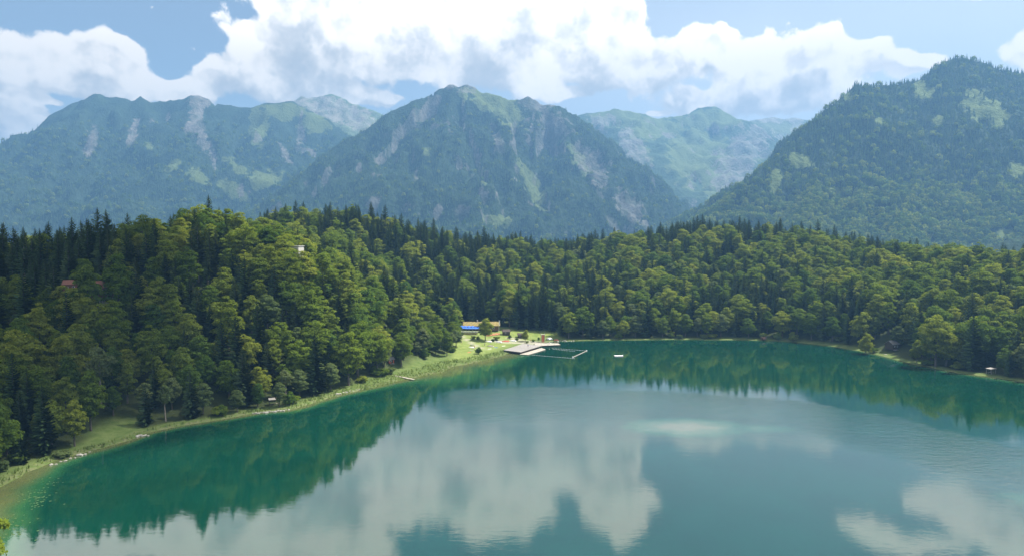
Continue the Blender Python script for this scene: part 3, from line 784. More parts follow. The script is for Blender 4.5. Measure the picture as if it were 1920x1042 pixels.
# --- where each tree stands
NOGO = []    # (x, y, radius) kept free for buildings and the like
def nogo(px, py, z, rad): p = at(px, py, z); NOGO.append((p[0], p[1], rad))
def nogod(px, py, d, rad): p = atd(px, py, d); NOGO.append((p[0], p[1], rad))
nogod(190, 540, 262, 7); nogod(140, 532, 264, 6); nogod(553, 462, 322, 7); nogod(553, 462, 322, 5)
nogo(732, 676, 1.5, 5); nogo(735, 692, 1, 5.5); nogo(1674, 652, 1.5, 6); nogo(1668, 662, .5, 5); nogo(515, 752, 1.0, 4.5); nogo(1858, 698, .8, 5)
def forest_points():
    cell = 4.2; P = []
    xs = np.arange(-640, 640, cell); ys = np.arange(-330, 780, cell)
    X, Y = np.meshgrid(xs, ys); X = X + rng.uniform(0, cell * .85, X.shape); Y = Y + rng.uniform(0, cell * .85, Y.shape)
    X, Y = X.ravel(), Y.ravel()
    Z = ground(X, Y); sd = shore_sd(X, Y); px, py, dp = proj(X, Y, Z)
    ok = (sd > 2.5) & (Z > .3)
    front = dp > 20
    ok &= ~(front & (sd < setback(px)))
    ok &= ~(front & (px > 856) & (px < 1047) & (Y < np.interp(px, [856, 962, 985, 1020, 1047], [437, 436, 424, 419, 412])) & (Y > 300))
    ok &= ~((X < 20) & (Y < 60) & (sd < 7))
    ok &= (np.hypot(X, Y) > 70)
    for (nx, ny, nr) in NOGO: ok &= np.hypot(X - nx, Y - ny) > nr
    ok &= ~((px > 1636) & (px < 1706) & (sd < 13)) & ~((px > 716) & (px < 750) & (Y < at(734, 680, 1.5)[1]))
    # behind the camera and outside the wider view only a sparse belt, seen in nothing but reflections
    wide = (~front) | (px < -420) | (px > 2350)
    ok &= ~(wide & (rng.random(X.shape) < .75)) & ~(wide & (sd > 90))
    # the far side of the ridges
    hide = front & (Y > np.interp(px, [-300, 450, 480, 700, 1000, 1340, 1600, 1920, 2300], [400, 410, 560, 620, 720, 720, 690, 520, 430]))
    ok &= ~hide
    X, Y, Z, sd, px, py, dp = [a[ok] for a in (X, Y, Z, sd, px, py, dp)]
    # species: spruce on the left terrace, along the skyline and in pockets
    n = fbm(X / 70, Y / 70, 15, 3); n2 = fbm(X / 22, Y / 22, 25, 2)
    p = np.interp(px, [450, 600, 1000, 1300, 1700], [.22, .29, .31, .20, .15]) + n * .75 + n2 * .4
    left_ter = (px < 470) & (Y > 262) & (Y < 345)
    p = np.where(left_ter, .82 - .30 * (px > 220) - .5 * ((px > 250) & (Z > 50)), p)
    sky = sstep(60, 0, np.interp(px, [480, 560, 700, 860, 1020, 1200, 1340, 1500, 1700, 1920], [490, 505, 530, 590, 650, 650, 640, 620, 540, 430]) - Y)
    p = p + sky * np.interp(px, [480, 600, 720, 900, 1100, 1280, 1480, 1560, 1920], [.05, .05, .35, .35, .40, .70, .50, .14, .10]) * (px > 470)
    p = np.where((px > 820) & (px < 940) & (Y > 430) & (Y < 500), .75, p)
    p = np.where((px > 980) & (px < 1180) & (Y > 425) & (Y < 520), np.maximum(p, .62), p)
    p = np.where((px < 470) & (Y < 262), p * .6 + .03, p)
    p = np.where((px > 480) & (px < 770) & (Y < 345), p * .5, p)
    p = np.where((px > 765) & (px < 870) & (Y < 405), -1., p)
    p = np.where((px > 1050) & (sd < 30), p + .08, p)
    sp = rng.random(len(X)) < p
    # thin out: broadleaf crowns need room
    order = rng.permutation(len(X)); keepi = []; gridd = {}
    rad = np.where(sp, 4.2, 5.3 * np.interp(px, [350, 750], [1., 1.08])) * rng.uniform(.85, 1.2, len(X)) * np.where(left_ter & sp, .95, 1.)
    for i in order:
        gx, gy = int(X[i] // 9), int(Y[i] // 9); bad = False
        for a in (-1, 0, 1):
            for b_ in (-1, 0, 1):
                for j in gridd.get((gx + a, gy + b_), ()):
                    if (X[i] - X[j]) ** 2 + (Y[i] - Y[j]) ** 2 < ((rad[i] + rad[j]) * .5) ** 2: bad = True; break
                if bad: break
            if bad: break
        if not bad: gridd.setdefault((gx, gy), []).append(i); keepi.append(i)
    k = np.array(keepi)
    return X[k], Y[k], Z[k], sd[k], sp[k], px[k]
fX, fY, fZ, fSD, fSP, fPX = forest_points()
TREES = []
for x, y, z, sd, s, px in zip(fX, fY, fZ, fSD, fSP, fPX):
    if s:
        edge = (px < 420) and (262 < y < 300) and rng.random() < .16
        k = NBARE + int(rng.integers(2)) if edge else NB + int(rng.choice(5, p=[.28, .2, .2, .17, .15]))
    else:
        k = int(rng.choice(NB, p=[.17, .14, .09, .10, .10, .08, .09, .02, .08, .07, .06]))
        if sd < 12 and rng.random() < .25: k = 5
        if sd < 16 and rng.random() < .06: k = 7
    s_ = rng.uniform(.66, 1.06) * (.72 if (sd < 7 and rng.random() < .5) else 1.) * (.92 if k >= NB else 1.)
    if x < -60 and y < 262 and not s: s_ *= .85
    if k >= NB: s_ *= 1.10
    if 765 < px < 870 and y < 405: s_ *= .64; k = 5 if rng.random() < .4 else k
    wd = s_ * (1.14 if k >= NB else np.interp(px, [350, 750], [1.0, 1.13]) * rng.uniform(.9, 1.15))
    TREES.append([x, y, z - .1, k, s_, rng.uniform(0, 6.28), None, wd])
def plant(px, py, z, k, H, note):   # a single tree seen at that pixel
    p = at(px, py, z) if z is not None else py
    g = float(ground(np.array([p[0]]), np.array([p[1]]))[0])
    TREES.append([p[0], p[1], g - .1, k, H / KINDS[k]['H'], rng.uniform(0, 6.28), note, H / KINDS[k]['H']])
plant(910, 634, 3.4, 2, 13.5, 'round lawn tree casting its shadow on the bathing lawn')
plant(853, 628, 5.0, 0, 12.5, 'round tree left of the blue parasols, at the end of the terrace')
plant(955, 617, 4.0, 6, 24, 'tall bright oval tree right behind the white flagpole')
plant(985, 633, 2.6, 0, 7.0, 'small bright round tree beside the dark huts right of the lawn')
plant(792, 664, 3., 5, 14, 'bright tree at the tip of the left wood, facing the lawn')
plant(838, 662, 2.2, 6, 12.5, 'bright foremost tree at the lawn edge, last of the left wood')
plant(815, 655, 2.8, 0, 14, 'bright leafy tree second from the lawn at the tip of the left wood')
plant(750, 672, 2.6, NB + 2, 26, 'dark tall spruce standing right of the red hut on the left shore')
plant(721, 695, 1.2, 5, 11, 'pale leafy tree half hiding the small red hut')
plant(770, 655, 3, 5, 16, 'pale leafy tree between the dark spruce and the lawn')
plant(190, 775, 3.5, 7, 21, 'thin tree with a bare pale trunk above the left lakeside meadow')
plant(272, 792, 1.5, NB + 3, 13, 'blue-green young spruce at the right end of the left lakeside meadow')
plant(1624, 656, 2., 0, 12, 'bright round tree left of the dark boathouse')
plant(1754, 682, 1.5, 4, 25, 'huge broad tree right of the dark boathouse on the right shore')
# the crown whose tip shows in the lower left corner
TREES.append([-89.5, 112, .2, 2, 1., 1., 'tree poking into the lower left corner, in front of the lily pads', 1.])

def crest(px, py, d, k, note):   # a tree at that distance whose top shows at that pixel
    p = atd(px, py, d); g = float(ground(np.array([p[0]]), np.array([p[1]]))[0]); H = p[2] - g
    if H > 4: w_ = min(1.15, max(.75, H / KINDS[k]['H'])); TREES.append([p[0], p[1], g - .1, k, H / KINDS[k]['H'], rng.uniform(0, 6.28), note, w_])
for a_ in [(530, 470, 308, 0, 'round tree left of and below the white house on the hill'), (548, 468, 306, 2, 'low domed tree right in front of the white house on the hill'), (566, 470, 308, 0, 'round tree at the right foot of the white house on the hill'),
           (122, 534, 253, 0, 'round tree left of the faded red cabin roof'), (143, 537, 250, 2, 'domed tree hiding the wall of the faded red cabin'), (162, 492, 254, 3, 'pointed bright tree standing between the cabin and the red house'),
           (185, 567, 248, 2, 'low tree right under the red house on the hill'), (208, 562, 249, 0, 'round tree below the right corner of the red house'), (220, 475, 262, 6, 'tall leafy tree right of the red house'), (98, 528, 255, 1, 'full tree at the left of the two red-roofed buildings')]: crest(*a_)
TREES += forest_edge()
# --- which of them show largest: a rough depth buffer of the view
def visible():
    W, Hh = 480, 262; buf = np.full((Hh, W), 1e9); idm = np.full((Hh, W), -1)
    T_ = np.array([[t[0], t[1], t[2], KINDS[t[3]]['H'] * t[4], KINDS[t[3]]['R'] * t[7], KINDS[t[3]]['sp'] == 's'] for t in TREES])
    px, py, dp = proj(T_[:, 0], T_[:, 1], T_[:, 2])
    order = np.argsort(-dp)
    for i in order:
        if dp[i] < 20: continue
        s = F / dp[i] / 4; cx = px[i] / 4; yb = py[i] / 4; h = T_[i, 3] * s; w = T_[i, 4] * s
        y0, y1 = int(max(0, yb - h)), int(min(Hh - 1, yb))
        for yy in range(y0, y1 + 1):
            t = (yb - yy) / max(h, .1)
            ww = w * ((1 - t) if T_[i, 5] else math.sqrt(max(0, 1 - (2 * t - 1.05) ** 2)))
            a, b = int(max(0, round(cx - ww))), int(min(W - 1, round(cx + ww)))
            if b >= a: idm[yy, a:b + 1] = i
    cnt = np.bincount(idm[idm >= 0].ravel(), minlength=len(TREES))
    ys_, xs_ = np.nonzero(idm >= 0); ids = idm[ys_, xs_]
    mx = np.bincount(ids, xs_, len(TREES)) / np.maximum(cnt, 1) / W; my = np.bincount(ids, ys_, len(TREES)) / np.maximum(cnt, 1) / Hh
    return cnt, mx, my, px, py
CNT, MX, MY, TPX, TPY = visible()
names = {'b': 'broadleaf_tree', 's': 'spruce_tree', 'u': 'bush'}
cats = {'b': 'broadleaf tree', 's': 'spruce', 'u': 'bush'}
groups = {'b': 'broadleaf trees round the lake', 's': 'spruces round the lake', 'u': 'bushes along the wood edge'}
word = {'b': 'broadleaf tree', 's': 'spruce', 'u': 'bush'}
TSD = shore_sd(np.array([t[0] for t in TREES]), np.array([t[1] for t in TREES]))
COLS = [(110, 'near the left edge'), (250, 'above the lakeside meadow'), (400, 'right of the lakeside meadow'), (520, 'above the stony bank'), (620, 'above the reed bank'),
        (700, 'left of the red hut'), (800, 'behind the red hut'), (868, 'left of the bathing lawn'), (960, 'behind the restaurant'), (1060, 'behind the diving tower'),
        (1180, 'behind the swimming raft'), (1330, 'right of the swimming raft'), (1480, 'above the root plate'), (1620, 'left of the boathouse'), (1715, 'above the boathouse'),
        (1820, 'right of the boathouse'), (9999, 'near the pale shelter')]
def column(px): return next(n for c, n in COLS if px < c)
TOPY = np.array([proj(t[0], t[1], t[2] + KINDS[t[3]]['H'] * t[4])[1] for t in TREES])
vis = [i for i in range(len(TREES)) if CNT[i] > 0 and 0 <= MX[i] <= 1]
skyl = np.full(64, 1e9)
for i in vis: skyl[int(MX[i] * 63)] = min(skyl[int(MX[i] * 63)], TOPY[i])
def row(i):
    if TSD[i] < 9: return 'at the water'
    if TOPY[i] < skyl[int(MX[i] * 63)] + 9: return 'on the skyline'
    if TREES[i][2] < 9: return 'low down'
    return 'mid-slope' if TREES[i][2] < 30 else 'high up'
single = set()
for sp in 'bsu':
    idx = sorted([i for i in vis if KINDS[TREES[i][3]]['sp'] == sp], key=lambda i: -(CNT[i] + (1e6 if TREES[i][6] else 0)))
    single |= set(idx[:300])
SL = sorted(single, key=lambda i: -CNT[i])
SX = np.array([MX[i] * 1920 for i in SL]); SY = np.array([MY[i] * 1042 for i in SL])
seen = {}
def article(w): return 'an' if w[0] in 'aeiou' else 'a'
for q, i in enumerate(SL):
    x, y, z, k, s, rz, note, wd = TREES[i]; K = KINDS[k]; sp = K['sp']
    lab = note
    if not lab:
        base_ = f"{K['look']} {word[sp]} {row(i)} {column(MX[i] * 1920)}"
        d = np.hypot(SX - SX[q], SY - SY[q]); order = np.argsort(d)[1:30]
        cand = []
        for j in order:
            o_ = SL[j]; K2 = KINDS[TREES[o_][3]]
            dx, dy = SX[j] - SX[q], SY[j] - SY[q]
            rel = ('left of' if dx > 0 else 'right of') if abs(dx) > abs(dy) else ('above' if dy > 0 else 'below')
            w2 = K2['look'] + ' ' + ('one' if K2['sp'] == sp else word[K2['sp']])
            cand.append(f"{base_}, {rel} {article(w2)} {w2}")
        cand = [c for c in cand if len(c.split()) <= 16] + [base_]
        cand += [('taller ' if s > .95 else 'lower ') + c for c in cand if len(c.split()) < 16]
        lab = next((c for c in cand if c not in seen), cand[0])
    seen[lab] = 1
    t = thing(names[sp], lab, cats[sp], (x, y, z), rz, groups[sp])
    t.scale = (wd, wd, s)
    link('trunk' if sp != 'u' else 'stem', K['m']['trunk'], t); link('crown' if sp != 'u' else 'foliage', K['m']['crown'], t)

# --- the rest of the wood: counted by nobody, one object for each sort
def scatter(name, srcs, P, idx, scl, rz, tilt=None):
    """points carrying tree copies by geometry nodes: far-off wood that reads as one mass"""
    c = bpy.data.collections.new(name + '_sources')
    for q, me in enumerate(srcs):
        c.objects.link(bpy.data.objects.new('tree_source_%02d' % q, me))
    me = bpy.data.meshes.new(name); me.vertices.add(len(P)); me.vertices.foreach_set('co', np.asarray(P, np.float32).ravel())
    for nm, ty, v in (('pick', 'INT', idx), ('scl', 'FLOAT_VECTOR', scl), ('rz', 'FLOAT', rz)):
        a = me.attributes.new(nm, ty, 'POINT'); a.data.foreach_set('vector' if ty == 'FLOAT_VECTOR' else 'value', np.asarray(v, np.int32 if ty == 'INT' else np.float32).ravel())
    o = link(name, me); tag(o, kind='stuff')
    g = bpy.data.node_groups.new(name, 'GeometryNodeTree')
    g.interface.new_socket('Geometry', in_out='INPUT', socket_type='NodeSocketGeometry')
    g.interface.new_socket('Geometry', in_out='OUTPUT', socket_type='NodeSocketGeometry')
    N = g.nodes; L = g.links
    gi = N.new('NodeGroupInput'); go = N.new('NodeGroupOutput'); ci = N.new('GeometryNodeCollectionInfo')
    ci.inputs['Collection'].default_value = c; ci.inputs['Separate Children'].default_value = True; ci.inputs['Reset Children'].default_value = True
    ip = N.new('GeometryNodeInstanceOnPoints'); L.new(gi.outputs[0], ip.inputs['Points']); L.new(ci.outputs[0], ip.inputs['Instance'])
    ip.inputs['Pick Instance'].default_value = True
    def na(n, ty):
        q = N.new('GeometryNodeInputNamedAttribute'); q.data_type = ty; q.inputs[0].default_value = n; return q.outputs[0]
    L.new(na('pick', 'INT'), ip.inputs['Instance Index'])
    cx = N.new('ShaderNodeCombineXYZ'); L.new(na('rz', 'FLOAT'), cx.inputs[2])
    L.new(cx.outputs[0], ip.inputs['Rotation']); L.new(na('scl', 'FLOAT_VECTOR'), ip.inputs['Scale'])
    L.new(ip.outputs[0], go.inputs[0])
    md = o.modifiers.new('wood', 'NODES'); md.node_group = g
    return o
rest = [t for i, t in enumerate(TREES) if i not in single]
for sp, nm in (('b', 'broadleaf_wood'), ('s', 'spruce_wood'), ('u', 'undergrowth')):
    q = [t for t in rest if KINDS[t[3]]['sp'] == sp]; off = {'b': 0, 's': NB, 'u': BUSH[0]}[sp]
    scatter(nm, [K['m']['joined'] for K in KINDS if K['sp'] == sp], [t[:3] for t in q], [t[3] - off for t in q], [(t[7], t[7], t[4]) for t in q], [t[5] for t in q])
print('TREES', len(TREES), 'single', len(single), 'rest', len(rest), 'seen', int((CNT > 0).sum()))

# --- woods on the mountains (far: coarse trees)
def coarse_spruce(seed, H=16., Rr=2.9):
    r = np.random.default_rng(seed); V = []; Fc = []; NV = []; o = 0
    for i in range(7):
        z0 = H * (.04 + .13 * i); z1 = min(H, z0 + H * .24); rr = Rr * (1 - i / 7.3)
        for j in range(7):
            a0 = (j + r.uniform(-.2, .2)) * .9; a1 = a0 + .95; q = rr * r.uniform(.7, 1.15)
            p = [np.array([math.cos(a0) * q, math.sin(a0) * q, z0 + r.uniform(-.5, .3)]), np.array([math.cos(a1) * q, math.sin(a1) * q, z0 + r.uniform(-.5, .3)]), np.array([.05, 0, z1]), np.array([-.05, 0, z1])]
            V += p; Fc.append((o, o + 1, o + 2, o + 3)); o += 4
            am = (a0 + a1) / 2; NV += [np.array([math.cos(am), math.sin(am), .6])] * 4
    NV = np.array(NV); NV /= np.linalg.norm(NV, axis=1, keepdims=True)
    me = mesh_np('far_spruce', V, Fc, [NEEDLE[0]]); set_normals(me, NV); return me
def coarse_leaf(seed, H=13., Rr=5.2):
    r = np.random.default_rng(seed); n = 90
    u = r.normal(size=(n, 3)); u[:, 2] = np.abs(u[:, 2]) - .35; u /= np.linalg.norm(u, axis=1, keepdims=True)
    bump = 1 + .22 * np.sin(u[:, 0] * 5 + seed) * np.cos(u[:, 1] * 6 + seed * 2)
    P = np.array([0, 0, H * .5]) + u * np.array([Rr, Rr, H * .5]) * (bump * r.uniform(.85, 1.05, n))[:, None]
    nn = u + r.normal(size=(n, 3)) * .35; nn /= np.linalg.norm(nn, axis=1, keepdims=True)
    V, Fc = quads(P, nn, r.uniform(1., 1.7, n), r, .9)
    me = mesh_np('far_broadleaf', V, Fc, [LEAF[1]]); set_normals(me, np.repeat(nn, 4, 0)); return me
FAR = [coarse_spruce(1), coarse_spruce(2, 18, 2.6), coarse_spruce(3, 13, 2.7), coarse_leaf(4), coarse_leaf(5, 11, 4.6), coarse_leaf(6, 14, 5.6)]
def mountain_wood(name, M, n, leaffn, s0, s1, topz):
    xs = rng.uniform(M['X'].min(), M['X'].max() - M['step'], n); ys = rng.uniform(M['Y'].min(), M['Y'].max() - M['step'], n)
    fi, fj = (xs - M['x0']) / M['step'], (ys - M['y0']) / M['step']; i, j = fi.astype(int), fj.astype(int); a, b = fi - i, fj - j
    def bil(A): return A[j, i] * (1 - a) * (1 - b) + A[j, i + 1] * a * (1 - b) + A[j + 1, i] * (1 - a) * b + A[j + 1, i + 1] * a * b
    z = bil(M['Z'])
    full = np.zeros(M['X'].size); full[M['u']] = np.maximum(M['grass'], M['rock']); cov = bil(full.reshape(M['X'].shape))
    gx, gy = bil(M['gx']), bil(M['gy'])
    face = (-gx * (0 - xs) - gy * (0 - ys) + (60 - z)) / np.hypot(xs, ys)
    px, py, dp = proj(xs, ys, z)
    ok = (z > -75) & (face > -.22) & (px > -120) & (px < 2040) & (py < 520)
    ok &= rng.random(n) < np.clip(1.25 - cov * 1.5, .0, 1)
    ok &= rng.random(n) < np.clip((topz - z) / 120 + .15 + .5 * fbm(xs / 90, ys / 90, 31, 3), 0, 1)
    xs, ys, z, px, py = xs[ok], ys[ok], z[ok], px[ok], py[ok]
    lf = leaffn(px, py, xs, ys, z)
    pick = np.where(rng.random(len(xs)) < lf, rng.integers(3, 6, len(xs)), rng.integers(0, 3, len(xs)))
    scatter(name, FAR, np.stack([xs, ys, z - 1], 1), pick, np.repeat((rng.uniform(s0, s1, len(xs)) * np.where(pick > 2, 1.35, 1.))[:, None], 3, 1), rng.uniform(0, 6.28, len(xs)))
    print(name, len(xs))
mountain_wood('right_mountain_wood', MR, 75000, lambda px, py, x, y, z: np.clip(.05 + 1.15 * sstep(260, 30, z + 90 * fbm(x / 140, y / 140, 3, 3)), .04, .9), .62, 1.15, 900)
mountain_wood('middle_mountain_wood', MC, 80000, lambda px, py, x, y, z: np.clip(.04 + .5 * sstep(150, -40, z), 0, .6), .5, .95, 620)
mountain_wood('left_mountain_wood', ML, 60000, lambda px, py, x, y, z: np.full(len(px), .12), .75, 1.2, 610)
# ------------------------------------------------------------------ built things
class MB:
    def __init__(s): s.V = []; s.F = []
    def add(s, V, Fc):
        o = len(s.V); s.V += [tuple(map(float, v)) for v in V]; s.F += [tuple(i + o for i in f) for f in Fc]; return s
    def box(s, c, d, rz=0., tilt=0.):
        x, y, z = (v / 2 for v in d); P = []
        for i in range(8):
            p = Vector(((x if i & 1 else -x), (y if i & 2 else -y), (z if i & 4 else -z)))
            if tilt: p = Matrix.Rotation(tilt, 3, 'X') @ p
            if rz: p = Matrix.Rotation(rz, 3, 'Z') @ p
            P.append(p + Vector(c))
        return s.add(P, [(0, 2, 3, 1), (4, 5, 7, 6), (0, 1, 5, 4), (2, 6, 7, 3), (0, 4, 6, 2), (1, 3, 7, 5)])
    def bar(s, a, b, r, k=6, r2=None):
        a, b = Vector(a), Vector(b); d = (b - a).normalized(); u = d.orthogonal().normalized(); w = d.cross(u); r2 = r if r2 is None else r2
        V = [p + (u * math.cos(6.2832 * j / k) + w * math.sin(6.2832 * j / k)) * q for p, q in ((a, r), (b, r2)) for j in range(k)]
        return s.add(V, [(j, (j + 1) % k, k + (j + 1) % k, k + j) for j in range(k)] + [tuple(range(k))[::-1], tuple(range(k, 2 * k))])
    def cone(s, c, r, h, k=8):
        V = [(c[0] + r * math.cos(6.2832 * j / k), c[1] + r * math.sin(6.2832 * j / k), c[2]) for j in range(k)] + [(c[0], c[1], c[2] + h)]
        return s.add(V, [(j, (j + 1) % k, k) for j in range(k)])
    def gable(s, w, d, z0, h, over=.5, th=.18, axis='x'):   # two roof slabs over a w x d plan
        for sg in (-1, 1):
            L = math.hypot(d / 2 + over, h * (d / 2 + over) / (d / 2)); an = math.atan2(h, d / 2)
            cy = sg * (d / 2 + over) / 2; cz = z0 + h - h * (d / 2 + over) / (d / 2) / 2 + .06
            s.box((0, cy, cz), (w + 2 * over, L, th), 0, -sg * an)
        return s
    def rock(s, c, r, seed=0):
        q = random.Random(seed); bm = bmesh.new(); bmesh.ops.create_icosphere(bm, subdivisions=1, radius=r)
        for v in bm.verts: v.co *= q.uniform(.7, 1.25); v.co.z *= .62
        s.add([v.co + Vector(c) for v in bm.verts], [tuple(v.index for v in f.verts) for f in bm.faces]); bm.free(); return s
    def build(s, name, m, parent=None, smooth=False):
        me = bpy.data.meshes.new(name); me.from_pydata(s.V, [], s.F); me.materials.append(m)
        if smooth: me.polygons.foreach_set('use_smooth', np.ones(len(me.polygons), bool))
        me.update(); return link(name, me, parent)
def copy_thing(o, loc, rz=None, label=None, sc_=None):
    c = o.copy(); col.objects.link(c); c.location = tuple(loc)
    if rz is not None: c.rotation_euler = (0, 0, rz)
    if sc_: c.scale = (sc_,) * 3
    if label: c['label'] = label
    for ch in o.children:
        d = ch.copy(); col.objects.link(d); d.parent = c
        for g in ch.children:
            e = g.copy(); col.objects.link(e); e.parent = d
    return c
def gz(p): return float(ground(np.array([p[0]]), np.array([p[1]]))[0])
def spot(px, py, z=2.5):          # the ground point seen at that pixel
    for _ in range(12):
        p = at(px, py, z); z = .5 * z + .5 * max(gz(p), .0)
    p = at(px, py, z); return (p[0], p[1], gz(p))
W_DARK = plain('dark_timber', (.060, .045, .034)); W_BROWN = plain('brown_timber', (.16, .10, .06)); W_GREY = plain('weathered_timber', (.27, .255, .235), .8, .25)
W_PALE = plain('pale_timber', (.37, .335, .28), .8, .25); WHITE = plain('white_paint', (.78, .77, .74), .5, .08); RED = plain('red_paint', (.42, .09, .05), .6, .2)
ORANGE = plain('orange_red_cloth', (.55, .17, .09), .8, .25); BLUE = plain('blue_cloth', (.035, .14, .56), .7, .15); GREYROOF = plain('grey_shingle', (.17, .165, .16), .8, .25)
MOSS = plain('sod_roof', (.21, .165, .06), .95, .45, 1.); STONE = plain('pale_stone', (.30, .285, .25), .9, .3); GLASS = plain('window_glass', (.03, .04, .05), .15, .1)
METAL = plain('grey_metal', (.45, .46, .47), .4, .1, 3., .6); RUST = plain('rust_earth', (.095, .055, .04), .95, .35); SKIN = plain('skin', (.50, .32, .24), .6, .05)
BRICK = plain('faded_red_wall', (.22, .11, .08), .9, .2); ROOFTILE = plain('red_roof', (.19, .085, .06), .85, .25); SHADE = plain('dark_opening', (.02, .02, .02), .6, .1)
PLASTER = plain('pale_plaster', (.46, .44, .40), .8, .08)

def wall_box(parent, w, d, h, m, z0=0., name='wall'):
    t = .2
    for c, dm in (((0, -d / 2 + t / 2, z0 + h / 2), (w, t, h)), ((0, d / 2 - t / 2, z0 + h / 2), (w, t, h)),
                  ((-w / 2 + t / 2, 0, z0 + h / 2), (t, d - 2 * t, h)), ((w / 2 - t / 2, 0, z0 + h / 2), (t, d - 2 * t, h))):
        MB().box(c, dm).build(name, m, parent)
def gable_ends(parent, w, d, z0, h, m):
    for sx in (-1, 1):
        x = sx * (w / 2 - .1); b = MB(); P = [(x - .1, -d / 2, z0), (x - .1, d / 2, z0), (x - .1, 0, z0 + h - .05), (x + .1, -d / 2, z0), (x + .1, d / 2, z0), (x + .1, 0, z0 + h - .05)]
        b.add(P, [(0, 1, 2), (5, 4, 3), (0, 3, 4, 1), (1, 4, 5, 2), (2, 5, 3, 0)]); b.build('gable', m, parent)
def window(parent, c, w, h, ax='x'):
    dm = (w, .08, h) if ax == 'x' else (.08, w, h)
    f = MB().box(c, dm).build('window', WHITE, parent)
    off = (0, -.05, 0) if ax == 'x' else ((.05 if c[0] > 0 else -.05), 0, 0)
    MB().box(tuple(c[i] + off[i] for i in range(3)), (w * .8, .03, h * .8) if ax == 'x' else (.03, w * .8, h * .8)).build('pane', GLASS, f)

# restaurant behind the blue parasols
p = spot(905, 622, 4.5)
t = thing('restaurant', 'low timber restaurant under a yellow-brown sod roof behind the blue parasols', 'restaurant', (p[0] - 1, p[1] + 7, gz((p[0], p[1] + 7)) - .2), R(2))
wall_box(t, 21, 8, 3.2, W_BROWN)
MB().gable(21, 8, 3.2, 1.7, .9, .3).build('roof', MOSS, t); gable_ends(t, 21, 8, 3.2, 1.7, W_BROWN)
MB().box((-2.5, 0, 5.4), (.8, .8, 1.5)).build('chimney', PLASTER, t)
for x in (-8.5, -6.2, -3.9, 2.5, 5., 7.5): window(t, (x, -4.04, 1.7), 1.3, 1.1)
dr = MB().box((-.6, -4.04, 1.05), (1.2, .08, 2.1)).build('door', W_DARK, t); MB().box((-.2, -4.11, 1.05), (.1, .06, .2)).build('handle', METAL, dr)
RESTX, RESTY = t.location.x, t.location.y

# blue parasols with white tables under them
par = None
for i, (px, py) in enumerate([(862,621),(868,621.5),(874,622),(880,622),(886,622),(892,622),(898,622),(865,618.5),(872,619),(879,619),(886,619),(893,619)]):
    q = spot(px, py, 4.5); lab = f"blue parasol, {['leftmost','second','third','fourth','fifth','sixth','last'][i] if i < 7 else ['leftmost','second','third','fourth','last'][i-7]} of the {'front' if i < 7 else 'rear'} row before the restaurant"
    if i == 0:
        par = thing('parasol', lab, 'parasol', q, 0, 'blue parasols on the restaurant terrace')
        MB().bar((0, 0, 0), (0, 0, 2.9), .04).build('pole', WHITE, par); MB().cone((0, 0, 2.2), 1.75, .75, 8).build('canopy', BLUE, par)
        MB().box((0, 0, .06), (.6, .6, .12)).build('base', STONE, par)
    else: copy_thing(par, q, .3 * i, lab)
tb = None
for i, px in enumerate((858, 864.5, 871, 877, 883, 889, 895, 901)):
    q = spot(px, 623.6, 4.3); lab = f"white table {['at the left end','second from the left','third from the left','fourth from the left','fourth from the right','third from the right','second from the right','at the right end'][i]} of the terrace, before the parasols"
    if i == 0:
        tb = thing('table', lab, 'table', q, 0, 'white tables on the terrace')
        MB().box((0, 0, .74), (1.7, .9, .06)).build('tabletop', WHITE, tb)
        for sx in (-.7, .7):
            for sy in (-.35, .35): MB().box((sx, sy, .355), (.07, .07, .71)).build('leg', METAL, tb)
    else: copy_thing(tb, q, .1 * (i % 3), lab)
# timber palisade below the terrace
p = spot(877, 627.5, 3.8)
fn = thing('fence', 'brown timber fence along the foot of the parasol terrace', 'fence', p, R(-4))
for i in range(28): MB().box((-5.6 + i * .4, 0, .62 + .05 * math.sin(i * 2.1)), (.34, .06, 1.25)).build('board', W_BROWN, fn)
for x in (-5.8, -2.9, 0, 2.9, 5.8): MB().box((x, .1, .72), (.14, .12, 1.45)).build('post', W_DARK, fn)
# flagpole
p = spot(935.5, 622, 4.2)
t = thing('flagpole', 'white flagpole with a narrow hanging flag right of the round lawn tree', 'flagpole', p)
MB().bar((0, 0, 0), (0, 0, 7.2), .09, 8, .05).build('pole', WHITE, t); MB().box((.32, 0, 5.5), (.5, .04, 3.2)).build('flag', WHITE, t); MB().rock((0, 0, 7.25), .12).build('finial', WHITE, t)

def hut(name, label, cat, p, rz, w, d, h, rh, wm, rm, win=1, door=True):
    t = thing(name, label, cat, p, rz); wall_box(t, w, d, h, wm); MB().gable(w, d, h, rh, .35, .12).build('roof', rm, t); gable_ends(t, w, d, h, rh, wm)
    for i in range(win): window(t, (-w / 2 + w * (i + 1) / (win + 1) - (.5 if door else 0), -d / 2 - .04, h * .58), .8, .7)
    if door:
        dr = MB().box((w / 2 - .9, -d / 2 - .04, .95), (.85, .08, 1.9)).build('door', W_DARK, t); MB().box((w / 2 - 1.2, -d / 2 - .1, .95), (.08, .06, .16)).build('handle', METAL, dr)
    return t
hut('kiosk', 'dark timber kiosk right of the flagpole, below the tall bright tree', 'kiosk', spot(949, 627, 3.5), R(10), 4.2, 3, 2.1, 1.1, W_DARK, W_DARK)
hut('changing_hut', 'small dark hut beside the small bright round tree', 'hut', spot(976, 632.5, 2.8), R(-5), 3.2, 2.6, 1.9, .8, W_DARK, W_DARK)
